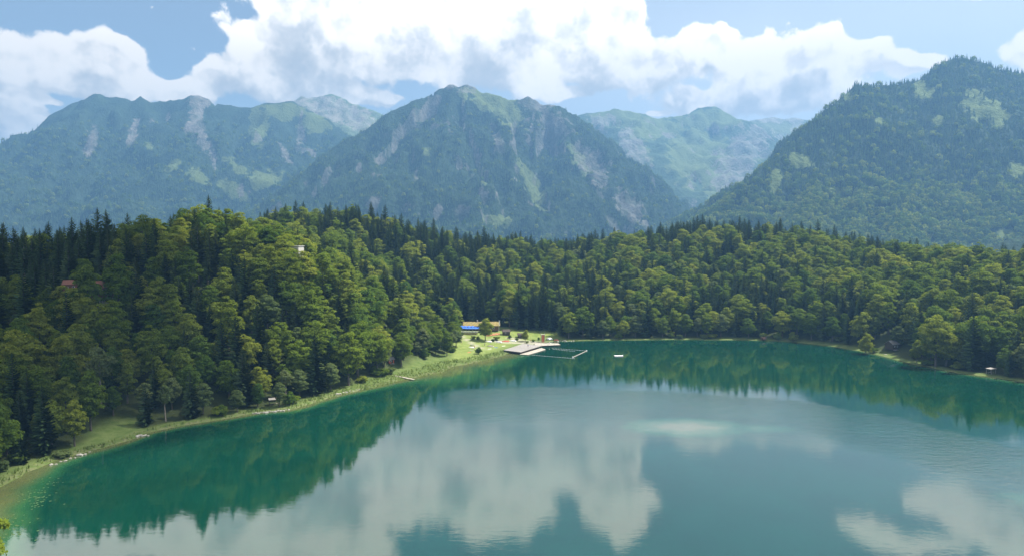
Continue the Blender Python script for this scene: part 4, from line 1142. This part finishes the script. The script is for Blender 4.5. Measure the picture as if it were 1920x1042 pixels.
# orange deckchairs
dc = None
for i in range(9):
    q = spot(913 + i * 2.9, 629.8 - i * .35 + (i % 2) * .4, 3.5); lab = f"orange-red deckchair, {['leftmost','second from the left','third from the left','fourth from the left','middle one','fourth from the right','third from the right','second from the right','rightmost'][i]} of the row by the round lawn tree"
    if i == 0:
        dc = thing('deckchair', lab, 'deckchair', q, .3, 'orange deckchairs by the terrace')
        MB().box((0, .1, .36), (.62, 1.2, .05), 0, R(12)).build('seat', ORANGE, dc); MB().box((0, .92, .75), (.62, .9, .05), 0, R(55)).build('backrest', ORANGE, dc)
        for sx in (-.3, .3): MB().bar((sx, -.45, 0), (sx, .95, .9), .03, 4).bar((sx, .9, 0), (sx, -.4, .42), .03, 4).build('frame', W_PALE, dc)
    else: copy_thing(dc, q, .3 + .12 * math.sin(i * 3), lab)
# upturned rowing boats on the lawn
def boat_mesh(L=4.2, w=1.5, h=.65):
    V = []; n = 8; k = 6
    for i in range(n + 1):
        u = i / n; ww = w / 2 * math.sin(math.pi * min(1, .12 + u * .88)) ** .6 if u < 1 else .03; ww = max(ww, .04)
        for j in range(k + 1):
            a = math.pi * j / k; V.append((math.cos(a) * ww, (u - .5) * L, math.sin(a) * h * (.55 + .45 * math.sin(math.pi * min(1, .15 + u * .8)))))
    Fc = [(i * (k + 1) + j, i * (k + 1) + j + 1, (i + 1) * (k + 1) + j + 1, (i + 1) * (k + 1) + j) for i in range(n) for j in range(k)]
    return V, Fc + [tuple(range(k + 1))[::-1], tuple(n * (k + 1) + j for j in range(k + 1))]
bt = None
for i, (px, py, rz, m_, lab) in enumerate([(884, 651.5, 1.2, WHITE, 'white upturned rowing boat alone on the lower lawn'), (916, 640.5, 1.4, WHITE, 'white upturned boat beside the foot of the round lawn tree'),
        (919.5, 649, 1.3, W_PALE, 'cream upturned boat on the lawn below the round tree'), (934, 641, 1.05, WHITE, 'white upturned boat left of the red one'), (947.5, 640, 1.9, RED, 'red upturned boat between two white ones'), (961, 639, 1.15, WHITE, 'white upturned boat right of the red one')]):
    q = spot(px, py, 2.5); t = thing('rowing_boat', lab, 'boat', q, rz, 'boats laid up on the lawn')
    MB().add(*boat_mesh(4.6 if i > 2 else 3.8)).build('hull', m_, t, True); MB().box((0, 0, .70), (.08, 3.2, .10)).build('keel', W_GREY, t)
t = thing('tarpaulin_mound', 'grey tarpaulin mound on the shore right of the diving tower', 'tarpaulin', spot(1029, 637, .8)); b = MB().rock((0, 0, .5), 1.9, 3); b.rock((1.2, .2, .4), 1.2, 8); b.build('tarpaulin', METAL, t, True)
t = thing('rowing_boat', 'small faded red boat hauled out right of the grey mound', 'boat', spot(1043, 637.6, .6), 1.5, 'boats laid up on the lawn'); MB().add(*boat_mesh(3., 1.3, .6)).build('hull', ORANGE, t, True); MB().box((0, 0, .62), (.07, 2.3, .08)).build('keel', W_GREY, t)
# garden bushes about the lawn
for i, (px, py, h, lab) in enumerate([(888, 635, .6, 'bush at the left foot of the round lawn tree'), (896, 636.5, .5, 'low bush in the shade of the round lawn tree'), (925, 639, .6, 'bush between the boats and the orange deckchairs'), (931, 637, .7, 'bush above the white boat left of the red one'),
      (956, 634, .5, 'bush below the dark kiosk'), (969, 637.5, .55, 'bush left of the small dark hut, above the boats'), (988, 643, .45, 'bush at the upper edge of the grey bathing deck'), (897, 663, .8, 'bush at the lower edge of the lawn above the reeds'), (866, 628, .7, 'bush at the left end of the brown terrace fence'), (1000, 640.5, .5, 'bush at the landward end of the jetty'), (1010, 637, .4, 'bush left of the diving tower')]):
    q = spot(px, py, 2.5); t = thing('bush', lab, 'bush', q, i * 1.3, 'bushes along the wood edge'); t.scale = (h, h, h * .9); K = KINDS[BUSH[(0, 2, 1)[i % 3]]]
    link('stem', K['m']['trunk'], t); link('foliage', K['m']['crown'], t)
# picnic table group
t = thing('picnic_table', 'grey picnic table with two benches above the lone white boat', 'picnic table', spot(885, 647.5, 2.5), .4)
MB().box((0, 0, .75), (1.9, .8, .06)).build('tabletop', W_GREY, t)
for s_ in (-1, 1):
    MB().box((0, s_ * .75, .45), (1.9, .28, .05)).build('bench', W_GREY, t); MB().box((s_ * .7, 0, .36), (.08, 1.5, .08)).bar((s_ * .7, -.6, 0), (s_ * .7, -.2, .72), .04, 4).bar((s_ * .7, .6, 0), (s_ * .7, .2, .72), .04, 4).build('leg', W_GREY, t)

# people on the lawn: one continuous skinned body each
def person(label, p, rz, shirt, lie=False, k=1.):
    t = thing('person', label, 'person', p, rz)
    J = [(0,0,.93),(0,0,1.12),(0,0,1.40),(0,0,1.50),(0,.01,1.62),(0,.01,1.72),(-.19,0,1.42),(-.25,.02,1.15),(-.22,-.1,.92),(.19,0,1.42),(.26,.02,1.15),(.24,-.08,.92),
         (-.10,0,.88),(-.12,-.03,.48),(-.13,.03,.06),(-.13,-.14,.03),(.10,0,.88),(.13,.05,.48),(.13,.08,.06),(.13,-.10,.03)]
    E = [(0,1),(1,2),(2,3),(3,4),(4,5),(2,6),(6,7),(7,8),(2,9),(9,10),(10,11),(0,12),(12,13),(13,14),(14,15),(0,16),(16,17),(17,18),(18,19)]
    rad = [.15,.14,.16,.06,.10,.08,.07,.05,.04,.07,.05,.04,.10,.065,.045,.035,.10,.065,.045,.035]
    me = bpy.data.meshes.new('body'); me.from_pydata(J, E, []); me.materials.append(SKIN); o = link('body', me, t)
    bpy.context.view_layer.objects.active = o; md = o.modifiers.new('skin', 'SKIN'); o.modifiers.new('smooth', 'SUBSURF').levels = 1
    for v, r_ in zip(me.skin_vertices[0].data, rad): v.radius = (r_, r_ * .85)
    me.skin_vertices[0].data[0].use_root = True
    V, Fc = tube([(0, 0, .90), (0, 0, 1.10), (0, 0, 1.36), (0, 0, 1.50)], [.175, .165, .20, .09], 10); MB().add(V, Fc).build('shirt', shirt, t, True)
    V, Fc = tube([(0, 0, .70), (0, 0, .94)], [.20, .178], 10); MB().add(V, Fc).build('shorts', W_DARK, t, True)
    V, Fc = tube([(0, .03, 1.62), (0, .03, 1.72), (0, .02, 1.785), (0, .02, 1.80)], [.105, .112, .07, .01], 8); MB().add(V, Fc).build('hair', W_DARK, t, True)
    return t
person('person in a pale top standing on the lawn in the shadow of the round tree', spot(908.5, 648.5, 2.5), .4, W_PALE)
person('person in a white shirt standing at the left edge of the lawn', spot(865.5, 643.5, 2.5), -.6, WHITE)
person('person in an orange top walking at the shore before the diving tower', spot(995, 640.5, 1.2), 1.2, ORANGE)

for i, (px, py, rz, m_, lab) in enumerate([(884, 656, .2, W_PALE, 'pale beach towel spread below the lone white boat'), (879.5, 660, .9, ORANGE, 'reddish beach towel low on the lawn, left of the lower bush'), (918, 653.5, .3, WHITE, 'white beach towel below the cream boat'), (930, 651, -.4, BLUE, 'blue beach towel right of the cream boat'), (944, 648, .5, WHITE, 'white beach towel below the red boat')]):
    q = spot(px, py, 2.3); o = MB().box((0, 0, .03), (2.0, 1.0, .04)).box((.8, 0, .09), (.35, .8, .1)).build('beach_towel', m_); o.location = (q[0], q[1], q[2] + .02); o.rotation_euler = (0, 0, rz); tag(o, lab, 'towel', 'towels on the lawn')
person('person in a red top standing beside the lone white boat', spot(889.5, 653, 2.4), .8, RED)
person('person in a blue top standing on the grey bathing deck', (*at(990, 650, 1.36)[:2], 1.36), .5, BLUE)
person('person in a white shirt standing on the jetty beyond the deck', (*at(1030, 645, .71)[:2], .71), -.5, WHITE)
# bathing deck: raised timber platform with a lower float
def plank_deck(parent, c00, c10, c11, c01, z, n, m, th=.14):
    c00, c10, c11, c01 = (np.array(c[:2]) for c in (c00, c10, c11, c01))
    for i in range(n):
        a, b = (i + .04) / n, (i + .96) / n
        P = [c00 + (c10 - c00) * a, c00 + (c10 - c00) * b, c01 + (c11 - c01) * b, c01 + (c11 - c01) * a]
        V = [(q[0], q[1], z) for q in P] + [(q[0], q[1], z - th) for q in P]
        MB().add(V, [(0, 1, 2, 3), (7, 6, 5, 4), (0, 4, 5, 1), (1, 5, 6, 2), (2, 6, 7, 3), (3, 7, 4, 0)]).build('plank', m, parent)
zt = 1.35
A, B, C_, D_ = at(944, 655.5, zt), at(981, 643.5, zt), at(1016, 647.2, zt), at(976, 659.5, zt)
t = thing('bathing_deck', 'large weathered grey bathing deck raised over the water at the lawn', 'bathing deck')
plank_deck(t, A, B, C_, D_, zt, 26, W_GREY)
for u in (0.03, .35, .68, .97):
    for v in (.04, .5, .96):
        q = (A * (1 - u) + B * u) * (1 - v) + (D_ * (1 - u) + C_ * u) * v; MB().bar((q[0], q[1], -1.5), (q[0], q[1], zt - .15), .16).build('pile', W_DARK, t)
for (a, b) in ((A, D_), (D_, C_), (A, B), (B, C_)): MB().bar((a[0], a[1], zt - .32), (b[0], b[1], zt - .32), .15, 4).build('beam', W_DARK, t)
A, B, C_, D_ = at(974, 663.5, .35), at(1015, 651.5, .35), at(1023.5, 654.5, .35), at(990, 664.5, .35)
t = thing('floating_deck', 'low pale floating deck moored along the front of the grey bathing deck', 'floating deck')
plank_deck(t, A, B, C_, D_, .35, 16, W_PALE)
for u in (.1, .5, .9):
    q = (A * (1 - u) + B * u) * .5 + (D_ * (1 - u) + C_ * u) * .5; q2 = q + (B - A) * .12; MB().bar((q[0], q[1], .0), (q2[0], q2[1], .0), .2, 8).build('float', METAL, t)
# jetty and diving tower
A, B, C_, D_ = at(1002, 642.5, .7), at(1047, 642.8, .7), at(1051, 645.8, .7), at(1003, 648.0, .7)
t = thing('jetty', 'long pale timber jetty reaching right past the red diving tower', 'jetty')
plank_deck(t, A, B, C_, D_, .7, 30, W_PALE, .1)
for u in (.02, .25, .5, .75, .98):
    for v in (.05, .95):
        q = (A * (1 - u) + B * u) * (1 - v) + (D_ * (1 - u) + C_ * u) * v; MB().bar((q[0], q[1], -2), (q[0], q[1], 1.1), .1).build('post', W_GREY, t)
for v in (.03,):
    a, b = A * .98 + B * .02, B; MB().bar((a[0], a[1], 1.55), (b[0], b[1], 1.55), .05, 4).build('rail', W_PALE, t)
q = at(1018, 639.5, .75)
t = thing('diving_tower', 'red diving tower with a top platform at the root of the jetty', 'diving tower', (q[0], q[1], .35), R(4))
MB().box((0, 0, 2.1), (1.5, .25, 4.2)).build('panel', ORANGE, t)
MB().box((0, .6, 4.35), (2.4, 1.9, .14)).build('platform', W_PALE, t)
for sx in (-1.0, 1.0):
    for sy in (-.2, 1.4): MB().box((sx, sy, 2.12), (.14, .14, 4.3)).build('post', W_PALE, t)
for sx in (-1.15, 1.15): MB().bar((sx, -.3, 5.35), (sx, 1.5, 5.35), .05, 4).bar((sx, -.3, 4.4), (sx, -.3, 5.35), .05, 4).bar((sx, 1.5, 4.4), (sx, 1.5, 5.35), .05, 4).build('railing', METAL, t)
for zz in np.arange(.4, 4.2, .4): MB().bar((-.4, 1.6, zz), (.4, 1.6, zz), .03, 4).build('rung', METAL, t)
# swimming area: float lines, boom and raft
def float_line(label, a, b, n):
    t = thing('float_line', label, 'float line', (a[0], a[1], 0), 0, 'float lines of the swimming area')
    d = np.array(b) - np.array(a); MB().bar((0, 0, .02), (d[0], d[1], .02), .035, 4).build('rope', W_GREY, t)
    for i in range(n):
        q = d * (i + .5) / n; MB().bar((q[0] - d[0] / n * .28, q[1] - d[1] / n * .28, .08), (q[0] + d[0] / n * .28, q[1] + d[1] / n * .28, .05), .06, 6).build('float', WHITE, t)
    return t
float_line('near float line from the floating deck to the boom', at(998, 665), at(1078, 671.5), 26)
float_line('far float line from the jetty to the outer end of the boom', at(1034, 652.2), at(1100, 657), 22)
float_line('short inner float line just in front of the far one', at(1036, 653.8), at(1078, 658.2), 14)
a, b = at(1074, 669.5), at(1100, 657.3)
t = thing('boom', 'floating pale boom closing the right side of the swimming area', 'boom', (a[0], a[1], 0)); d = b - a
MB().bar((0, 0, .12), (d[0], d[1], .10), .16, 8).build('log', W_PALE, t)
for q in ((0, 0), (d[0], d[1])): MB().bar((q[0], q[1], -.1), (q[0], q[1], .45), .3, 8).build('buoy', WHITE, t)
q = at(1160, 667.5)
t = thing('swimming_raft', 'white swimming raft alone in the middle of the far water', 'raft', (q[0], q[1], 0), R(6))
for i in range(7): MB().box((-1.95 + i * .65, 0, .40), (.6, 2.4, .08)).build('plank', WHITE, t)
for sy in (-.9, .9): MB().bar((-2.1, sy, .12), (2.1, sy, .12), .22, 8).build('float', METAL, t)
MB().bar((2.25, .3, -.5), (2.25, .3, 1.1), .04, 4).bar((2.25, -.3, -.5), (2.25, -.3, 1.1), .04, 4).build('ladder', METAL, t)

# right shore: dark boathouse with its landing, and the shelter further along
q = spot(1674, 654, 1.5)
t = hut('boathouse', 'dark timber boathouse with a grey roof on the right shore', 'boathouse', (q[0], q[1], max(q[2], 1.2)), R(24), 6.2, 4.6, 3.0, 1.7, W_DARK, GREYROOF, 2)
MB().box((-.8, -2.9, .1), (4.2, 1.4, .16)).build('porch', W_GREY, t)
q = at(1664.5, 663.5, .5)
t = thing('landing_stage', 'small pale landing stage in the water before the dark boathouse', 'landing stage', (q[0], q[1], 0), R(28))
for i in range(9): MB().box((-2 + i * .5, 0, .5), (.45, 1.2, .08)).build('plank', W_PALE, t)
for sx in (-1.9, 1.9):
    for sy in (-.5, .5): MB().bar((sx, sy, -1), (sx, sy, .46), .08).build('post', W_GREY, t)
for i in range(4): MB().box((1.5, -.8 - i * .35, .38 - i * .16), (1.1, .3, .06)).build('step', WHITE, t)
q = spot(1858, 699.5, .7)
t = thing('shelter', 'open shelter with a pale flat roof near the right edge', 'shelter', (q[0], q[1], q[2]), R(30))
MB().box((0, 0, 2.2), (4.4, 2.6, .14), 0, R(5)).build('roof', W_GREY, t)
for sx in (-1.9, 1.9):
    for sy in (-1., 1.): MB().box((sx, sy, 1.05), (.14, .14, 2.1)).build('post', W_GREY, t)
MB().box((0, .6, .5), (2.6, .4, .08)).bar((-1., .6, 0), (-1., .6, .46), .05).bar((1., .6, 0), (1., .6, .46), .05).build('bench', W_PALE, t)
q = spot(1431, 638, .4)
t = thing('root_plate', 'toppled tree showing its rust-brown root plate at the far shore', 'fallen tree', (q[0], q[1] - .5, .2), 0)
b = MB(); b.rock((0, 0, 1.3), 1.6, 5); b.build('root_ball', RUST, t); b = MB()
for j in range(9):
    an = j * .7; b.bar((math.cos(an) * .8, -.2, 1.4 + math.sin(an) * .8), (math.cos(an) * 2.3, -.3 + .3 * math.sin(j), 1.4 + math.sin(an) * 1.8), .12, 5, .03)
b.build('roots', RUST, t); MB().bar((0, .6, 1.2), (5, 6, 2.2), .35, 8, .15).build('trunk', BARK, t)

# left shore: red hut, plank jetty, bench place, buildings in the wood
q = spot(732, 681, 1.6); hut('red_hut', 'small red hut half hidden at the foot of the tall dark spruce', 'hut', (q[0], q[1], q[2]), R(35), 2.5, 2.4, 1.8, .8, RED, GREYROOF)
q = spot(735, 684, 1.4)
t = thing('bench', 'pale bench standing before the small red hut', 'bench', q, R(20))
MB().box((0, 0, .46), (2.2, .42, .06)).build('seat', W_PALE, t); MB().box((0, .24, .78), (2.2, .05, .34)).build('backrest', W_PALE, t)
for sx in (-.9, .9): MB().box((sx, 0, .215), (.08, .4, .43)).build('leg', W_GREY, t)
a, b = at(741, 703.5, .55), at(776, 710.5, .55)
t = thing('plank_jetty', 'narrow white plank jetty running out through the reeds', 'jetty', (a[0], a[1], 0)); d = b - a; L = math.hypot(d[0], d[1]); an = math.atan2(d[1], d[0])
for i in range(14):
    u = (i + .5) / 14; MB().box((d[0] * u, d[1] * u, .55), (L / 14 * .94, 1.1, .08), an).build('plank', W_PALE, t)
for u in (.05, .5, .95):
    for sg in (-.5, .5): MB().bar((d[0] * u - math.sin(an) * sg, d[1] * u + math.cos(an) * sg, -1), (d[0] * u - math.sin(an) * sg, d[1] * u + math.cos(an) * sg, .5), .07).build('post', W_GREY, t)
q = spot(513, 758, 1.)
t = thing('picnic_shelter', 'dark lean-to with a pale bench between two bushes on the stony bank', 'shelter', q, R(25))
MB().box((0, 0, 2.15), (3.4, 2.2, .1), 0, R(8)).build('roof', W_GREY, t)
for sx in (-1.5, 1.5):
    for sy in (-.9, .9): MB().box((sx, sy, 1.0 + .12 * sy), (.12, .12, 2.0 + .2 * sy)).build('post', W_DARK, t)
MB().box((0, -.5, .5), (2.6, .45, .07)).bar((-1, -.5, 0), (-1, -.5, .46), .06).bar((1, -.5, 0), (1, -.5, .46), .06).build('bench', W_PALE, t)
q = atd(192, 556, 262); g0 = gz(q)
t = thing('red_house', 'faded red house peeping out of the trees on the left hill', 'house', (q[0], q[1], atd(192, 556, 262)[2]), R(38))
wall_box(t, 8, 6.5, 3.8, BRICK); wall_box(t, 8.04, 6.54, 7, STONE, -7.01, 'foundation'); MB().gable(8, 6.5, 3.8, 2.1, .6, .2).build('roof', ROOFTILE, t); gable_ends(t, 8, 6.5, 3.8, 2.1, BRICK)
for x in (-2.4, 0, 2.4): window(t, (x, -3.29, 2.2), 1., 1.2)
for y in (-1.5, 1.5): window(t, (4.04, y, 2.2), 1., 1.2, 'y'); window(t, (-4.04, y, 2.2), 1., 1.2, 'y')
q = atd(138, 545, 264)
t = hut('roofed_cabin', 'low cabin with a faded red roof left of the red house', 'cabin', (q[0], q[1], q[2]), R(20), 6, 5, 2.6, 1.5, BRICK, ROOFTILE, 2); wall_box(t, 6.04, 5.04, 7, STONE, -7.01, 'foundation')
q = atd(553, 470, 322)
t = thing('white_house', 'flat white house showing above the trees on the left hill', 'house', (q[0], q[1], q[2] - 1.2), R(-12))
wall_box(t, 6.4, 5, 3.2, PLASTER); wall_box(t, 6.44, 5.04, 14, STONE, -14.01, 'foundation'); MB().box((0, 0, 3.32), (7., 5.6, .22)).build('roof', PLASTER, t)
for x in (-1.8, .2, 2.): window(t, (x, -2.54, 1.8), 1.1, 1.2)

# stones along the banks, each its own
stone_me = []
for i in range(5):
    m_ = MB().rock((0, 0, .1), .55, 20 + i).build('boulder_form', STONE); stone_me.append(m_.data); bpy.data.objects.remove(m_)
GROUPS = [('on the bare bank below the two round bushes', [(474 + i * 5.2, 774 - i * .55 + (i % 3) * 1.0) for i in range(14)]), ('on the bank below the lakeside meadow', [(96 + i * 9, 871 - i * 3.0 + (i % 2) * 2) for i in range(9)]),
          ('at the right end of the lakeside meadow', [(258 + i * 5, 817 - (i % 2) * 2) for i in range(5)]), ('on the pale bank left of the plank jetty', [(632 + i * 6, 738 - i * 1.3 + (i % 2) * 1.2) for i in range(8)]), ('at the water right of the diving tower', [(1046 + i * 4.2, 639.5 - (i % 2) * .8) for i in range(8)])]
n_ = 0
ordn = ['leftmost', 'second', 'third', 'fourth', 'fifth', 'sixth', 'seventh', 'eighth', 'ninth', 'tenth', 'eleventh', 'twelfth', 'thirteenth', 'last']
for where, pts in GROUPS:
    for i, (px, py) in enumerate(pts):
        q = spot(px, py, .3); o = link('boulder', stone_me[n_ % 5]); n_ += 1
        o.location = (q[0], q[1], max(q[2], 0.05)); s_ = rng.uniform(.5, 1.35); o.scale = (s_ * rng.uniform(.8, 1.6), s_, s_ * .8); o.rotation_euler = (0, 0, rng.uniform(0, 6))
        tag(o, f"pale boulder {where}, {ordn[i] if i < len(pts) - 1 else 'last'} from the left".replace('leftmost from the left', 'the leftmost').replace('last from the left', 'the rightmost'), 'boulder', 'boulders along the banks')

# reeds, and the lily pads in the near left corner
REED = foliage('reed_blades', (.13, .185, .055), (.165, .215, .07), (.22, .235, .10), .4)
def blades():
    n = 90000; X = rng.uniform(-130, 30, n); Y = rng.uniform(120, 420, n); sd = shore_sd(X, Y); px, py, dp = proj(X, Y, 0 * X)
    lim = np.interp(px, [0, 400, 480, 560, 700, 800, 900, 960], [4, 3, 3.5, 6, 10, 13, 10, 5]); lo = np.interp(px, [0, 480, 700, 860, 960], [.6, .8, -1.2, -1.6, .5])
    ok = (sd > lo) & (sd < lim) & (px > -60) & (px < 965) & (rng.random(n) < np.clip(.75 + .9 * fbm(X / 9, Y / 9, 6, 3), .05, 1))
    X, Y = X[ok], Y[ok]; Z = np.maximum(ground(X, Y), -.3); n = len(X); h = rng.uniform(.5, 1.15, n); a = rng.uniform(0, 6.28, n); w = rng.uniform(.12, .28, n)
    lx, ly = rng.normal(0, .25, n), rng.normal(0, .25, n)
    V = np.stack([np.stack([X - np.cos(a) * w, Y - np.sin(a) * w, Z - .1], 1), np.stack([X + np.cos(a) * w, Y + np.sin(a) * w, Z - .1], 1), np.stack([X + lx, Y + ly, Z + h], 1)], 1).reshape(-1, 3)
    return V, np.arange(3 * n).reshape(n, 3)
V, Fc = blades(); tag(link('reeds', mesh_np('reeds', V, Fc, [REED])), kind='stuff'); print('reeds', len(Fc))
LILY = plain('lily_pad', (.075, .12, .035), .5, .3)
b = MB()
for (cx, cy, sx, sy, n) in [(70, 930, 22, 8, 40), (95, 905, 12, 6, 14), (16, 985, 24, 12, 60), (70, 938, 10, 8, 22)]:
    for _ in range(n):
        q = at(cx + rng.normal() * sx, cy + rng.normal() * sy, .02)
        if shore_sd(np.array([q[0]]), np.array([q[1]]))[0] > -.5: continue
        r_ = rng.uniform(.12, .3); k = 7; a0 = rng.uniform(0, 6)
        b.add([(q[0] + r_ * math.cos(a0 + 5.6 * j / (k - 1)), q[1] + r_ * math.sin(a0 + 5.6 * j / (k - 1)), .025 + .012 * (j % 2)) for j in range(k)] + [(q[0], q[1], .02)], [(j, j + 1, k) for j in range(k - 1)])
if b.V: tag(b.build('lily_pads', LILY), kind='stuff')

# cumulus drifting over the near left shore: the left wood lies in its shade
def cloud(label, cx, cy, gx_, rx, ry, seed):
    m, T, out = mat('cloud_vapour'); d = T.new('ShaderNodeBsdfDiffuse'); d.inputs[0].default_value = (.85, .85, .86, 1); tr = T.new('ShaderNodeBsdfTransparent')
    geo = T.new('ShaderNodeNewGeometry'); mx = T.new('ShaderNodeMixShader'); T.l.new(T.step(T.noise(geo.outputs['Position'], .012, 5, .6), .30, .55, .06, .27), mx.inputs[0])
    T.l.new(tr.outputs[0], mx.inputs[1]); T.l.new(d.outputs[0], mx.inputs[2]); T.l.new(mx.outputs[0], out.inputs[0])
    q = random.Random(seed); b = MB(); z = ztop + 160
    for i in range(42):
        a = q.uniform(0, 6.283); rr = math.sqrt(q.random()) * .85; r_ = q.uniform(.20, .36) * min(rx, ry)
        bm = bmesh.new(); bmesh.ops.create_icosphere(bm, subdivisions=3, radius=r_)
        o = (cx + math.cos(a) * rr * (rx - r_ * .6), cy + math.sin(a) * rr * (ry - r_ * .6), z + r_ * .3)
        for v in bm.verts:
            v.co *= 1 + .16 * math.sin(v.co.x * .05 + i) * math.cos(v.co.y * .06 + i * 2) + q.uniform(-.04, .04)
            v.co.z = max(v.co.z, -.35 * r_) * .8
        b.add([v.co + Vector(o) for v in bm.verts], [tuple(v.index for v in f.verts) for f in bm.faces]); bm.free()
    o = b.build('cloud', m, None, True); tag(o, label, 'cloud'); return o
def over(x, y, z0):   # where a cloud must drift to shade that spot
    k = (ztop + 160 - z0) / SUN[2]; return x + SUN[0] * k, y + SUN[1] * k
cx, cy = over(-235, 205, 25); cloud('white cumulus drifting high over the near left shore', cx, cy, 0, 185, 150, 4)
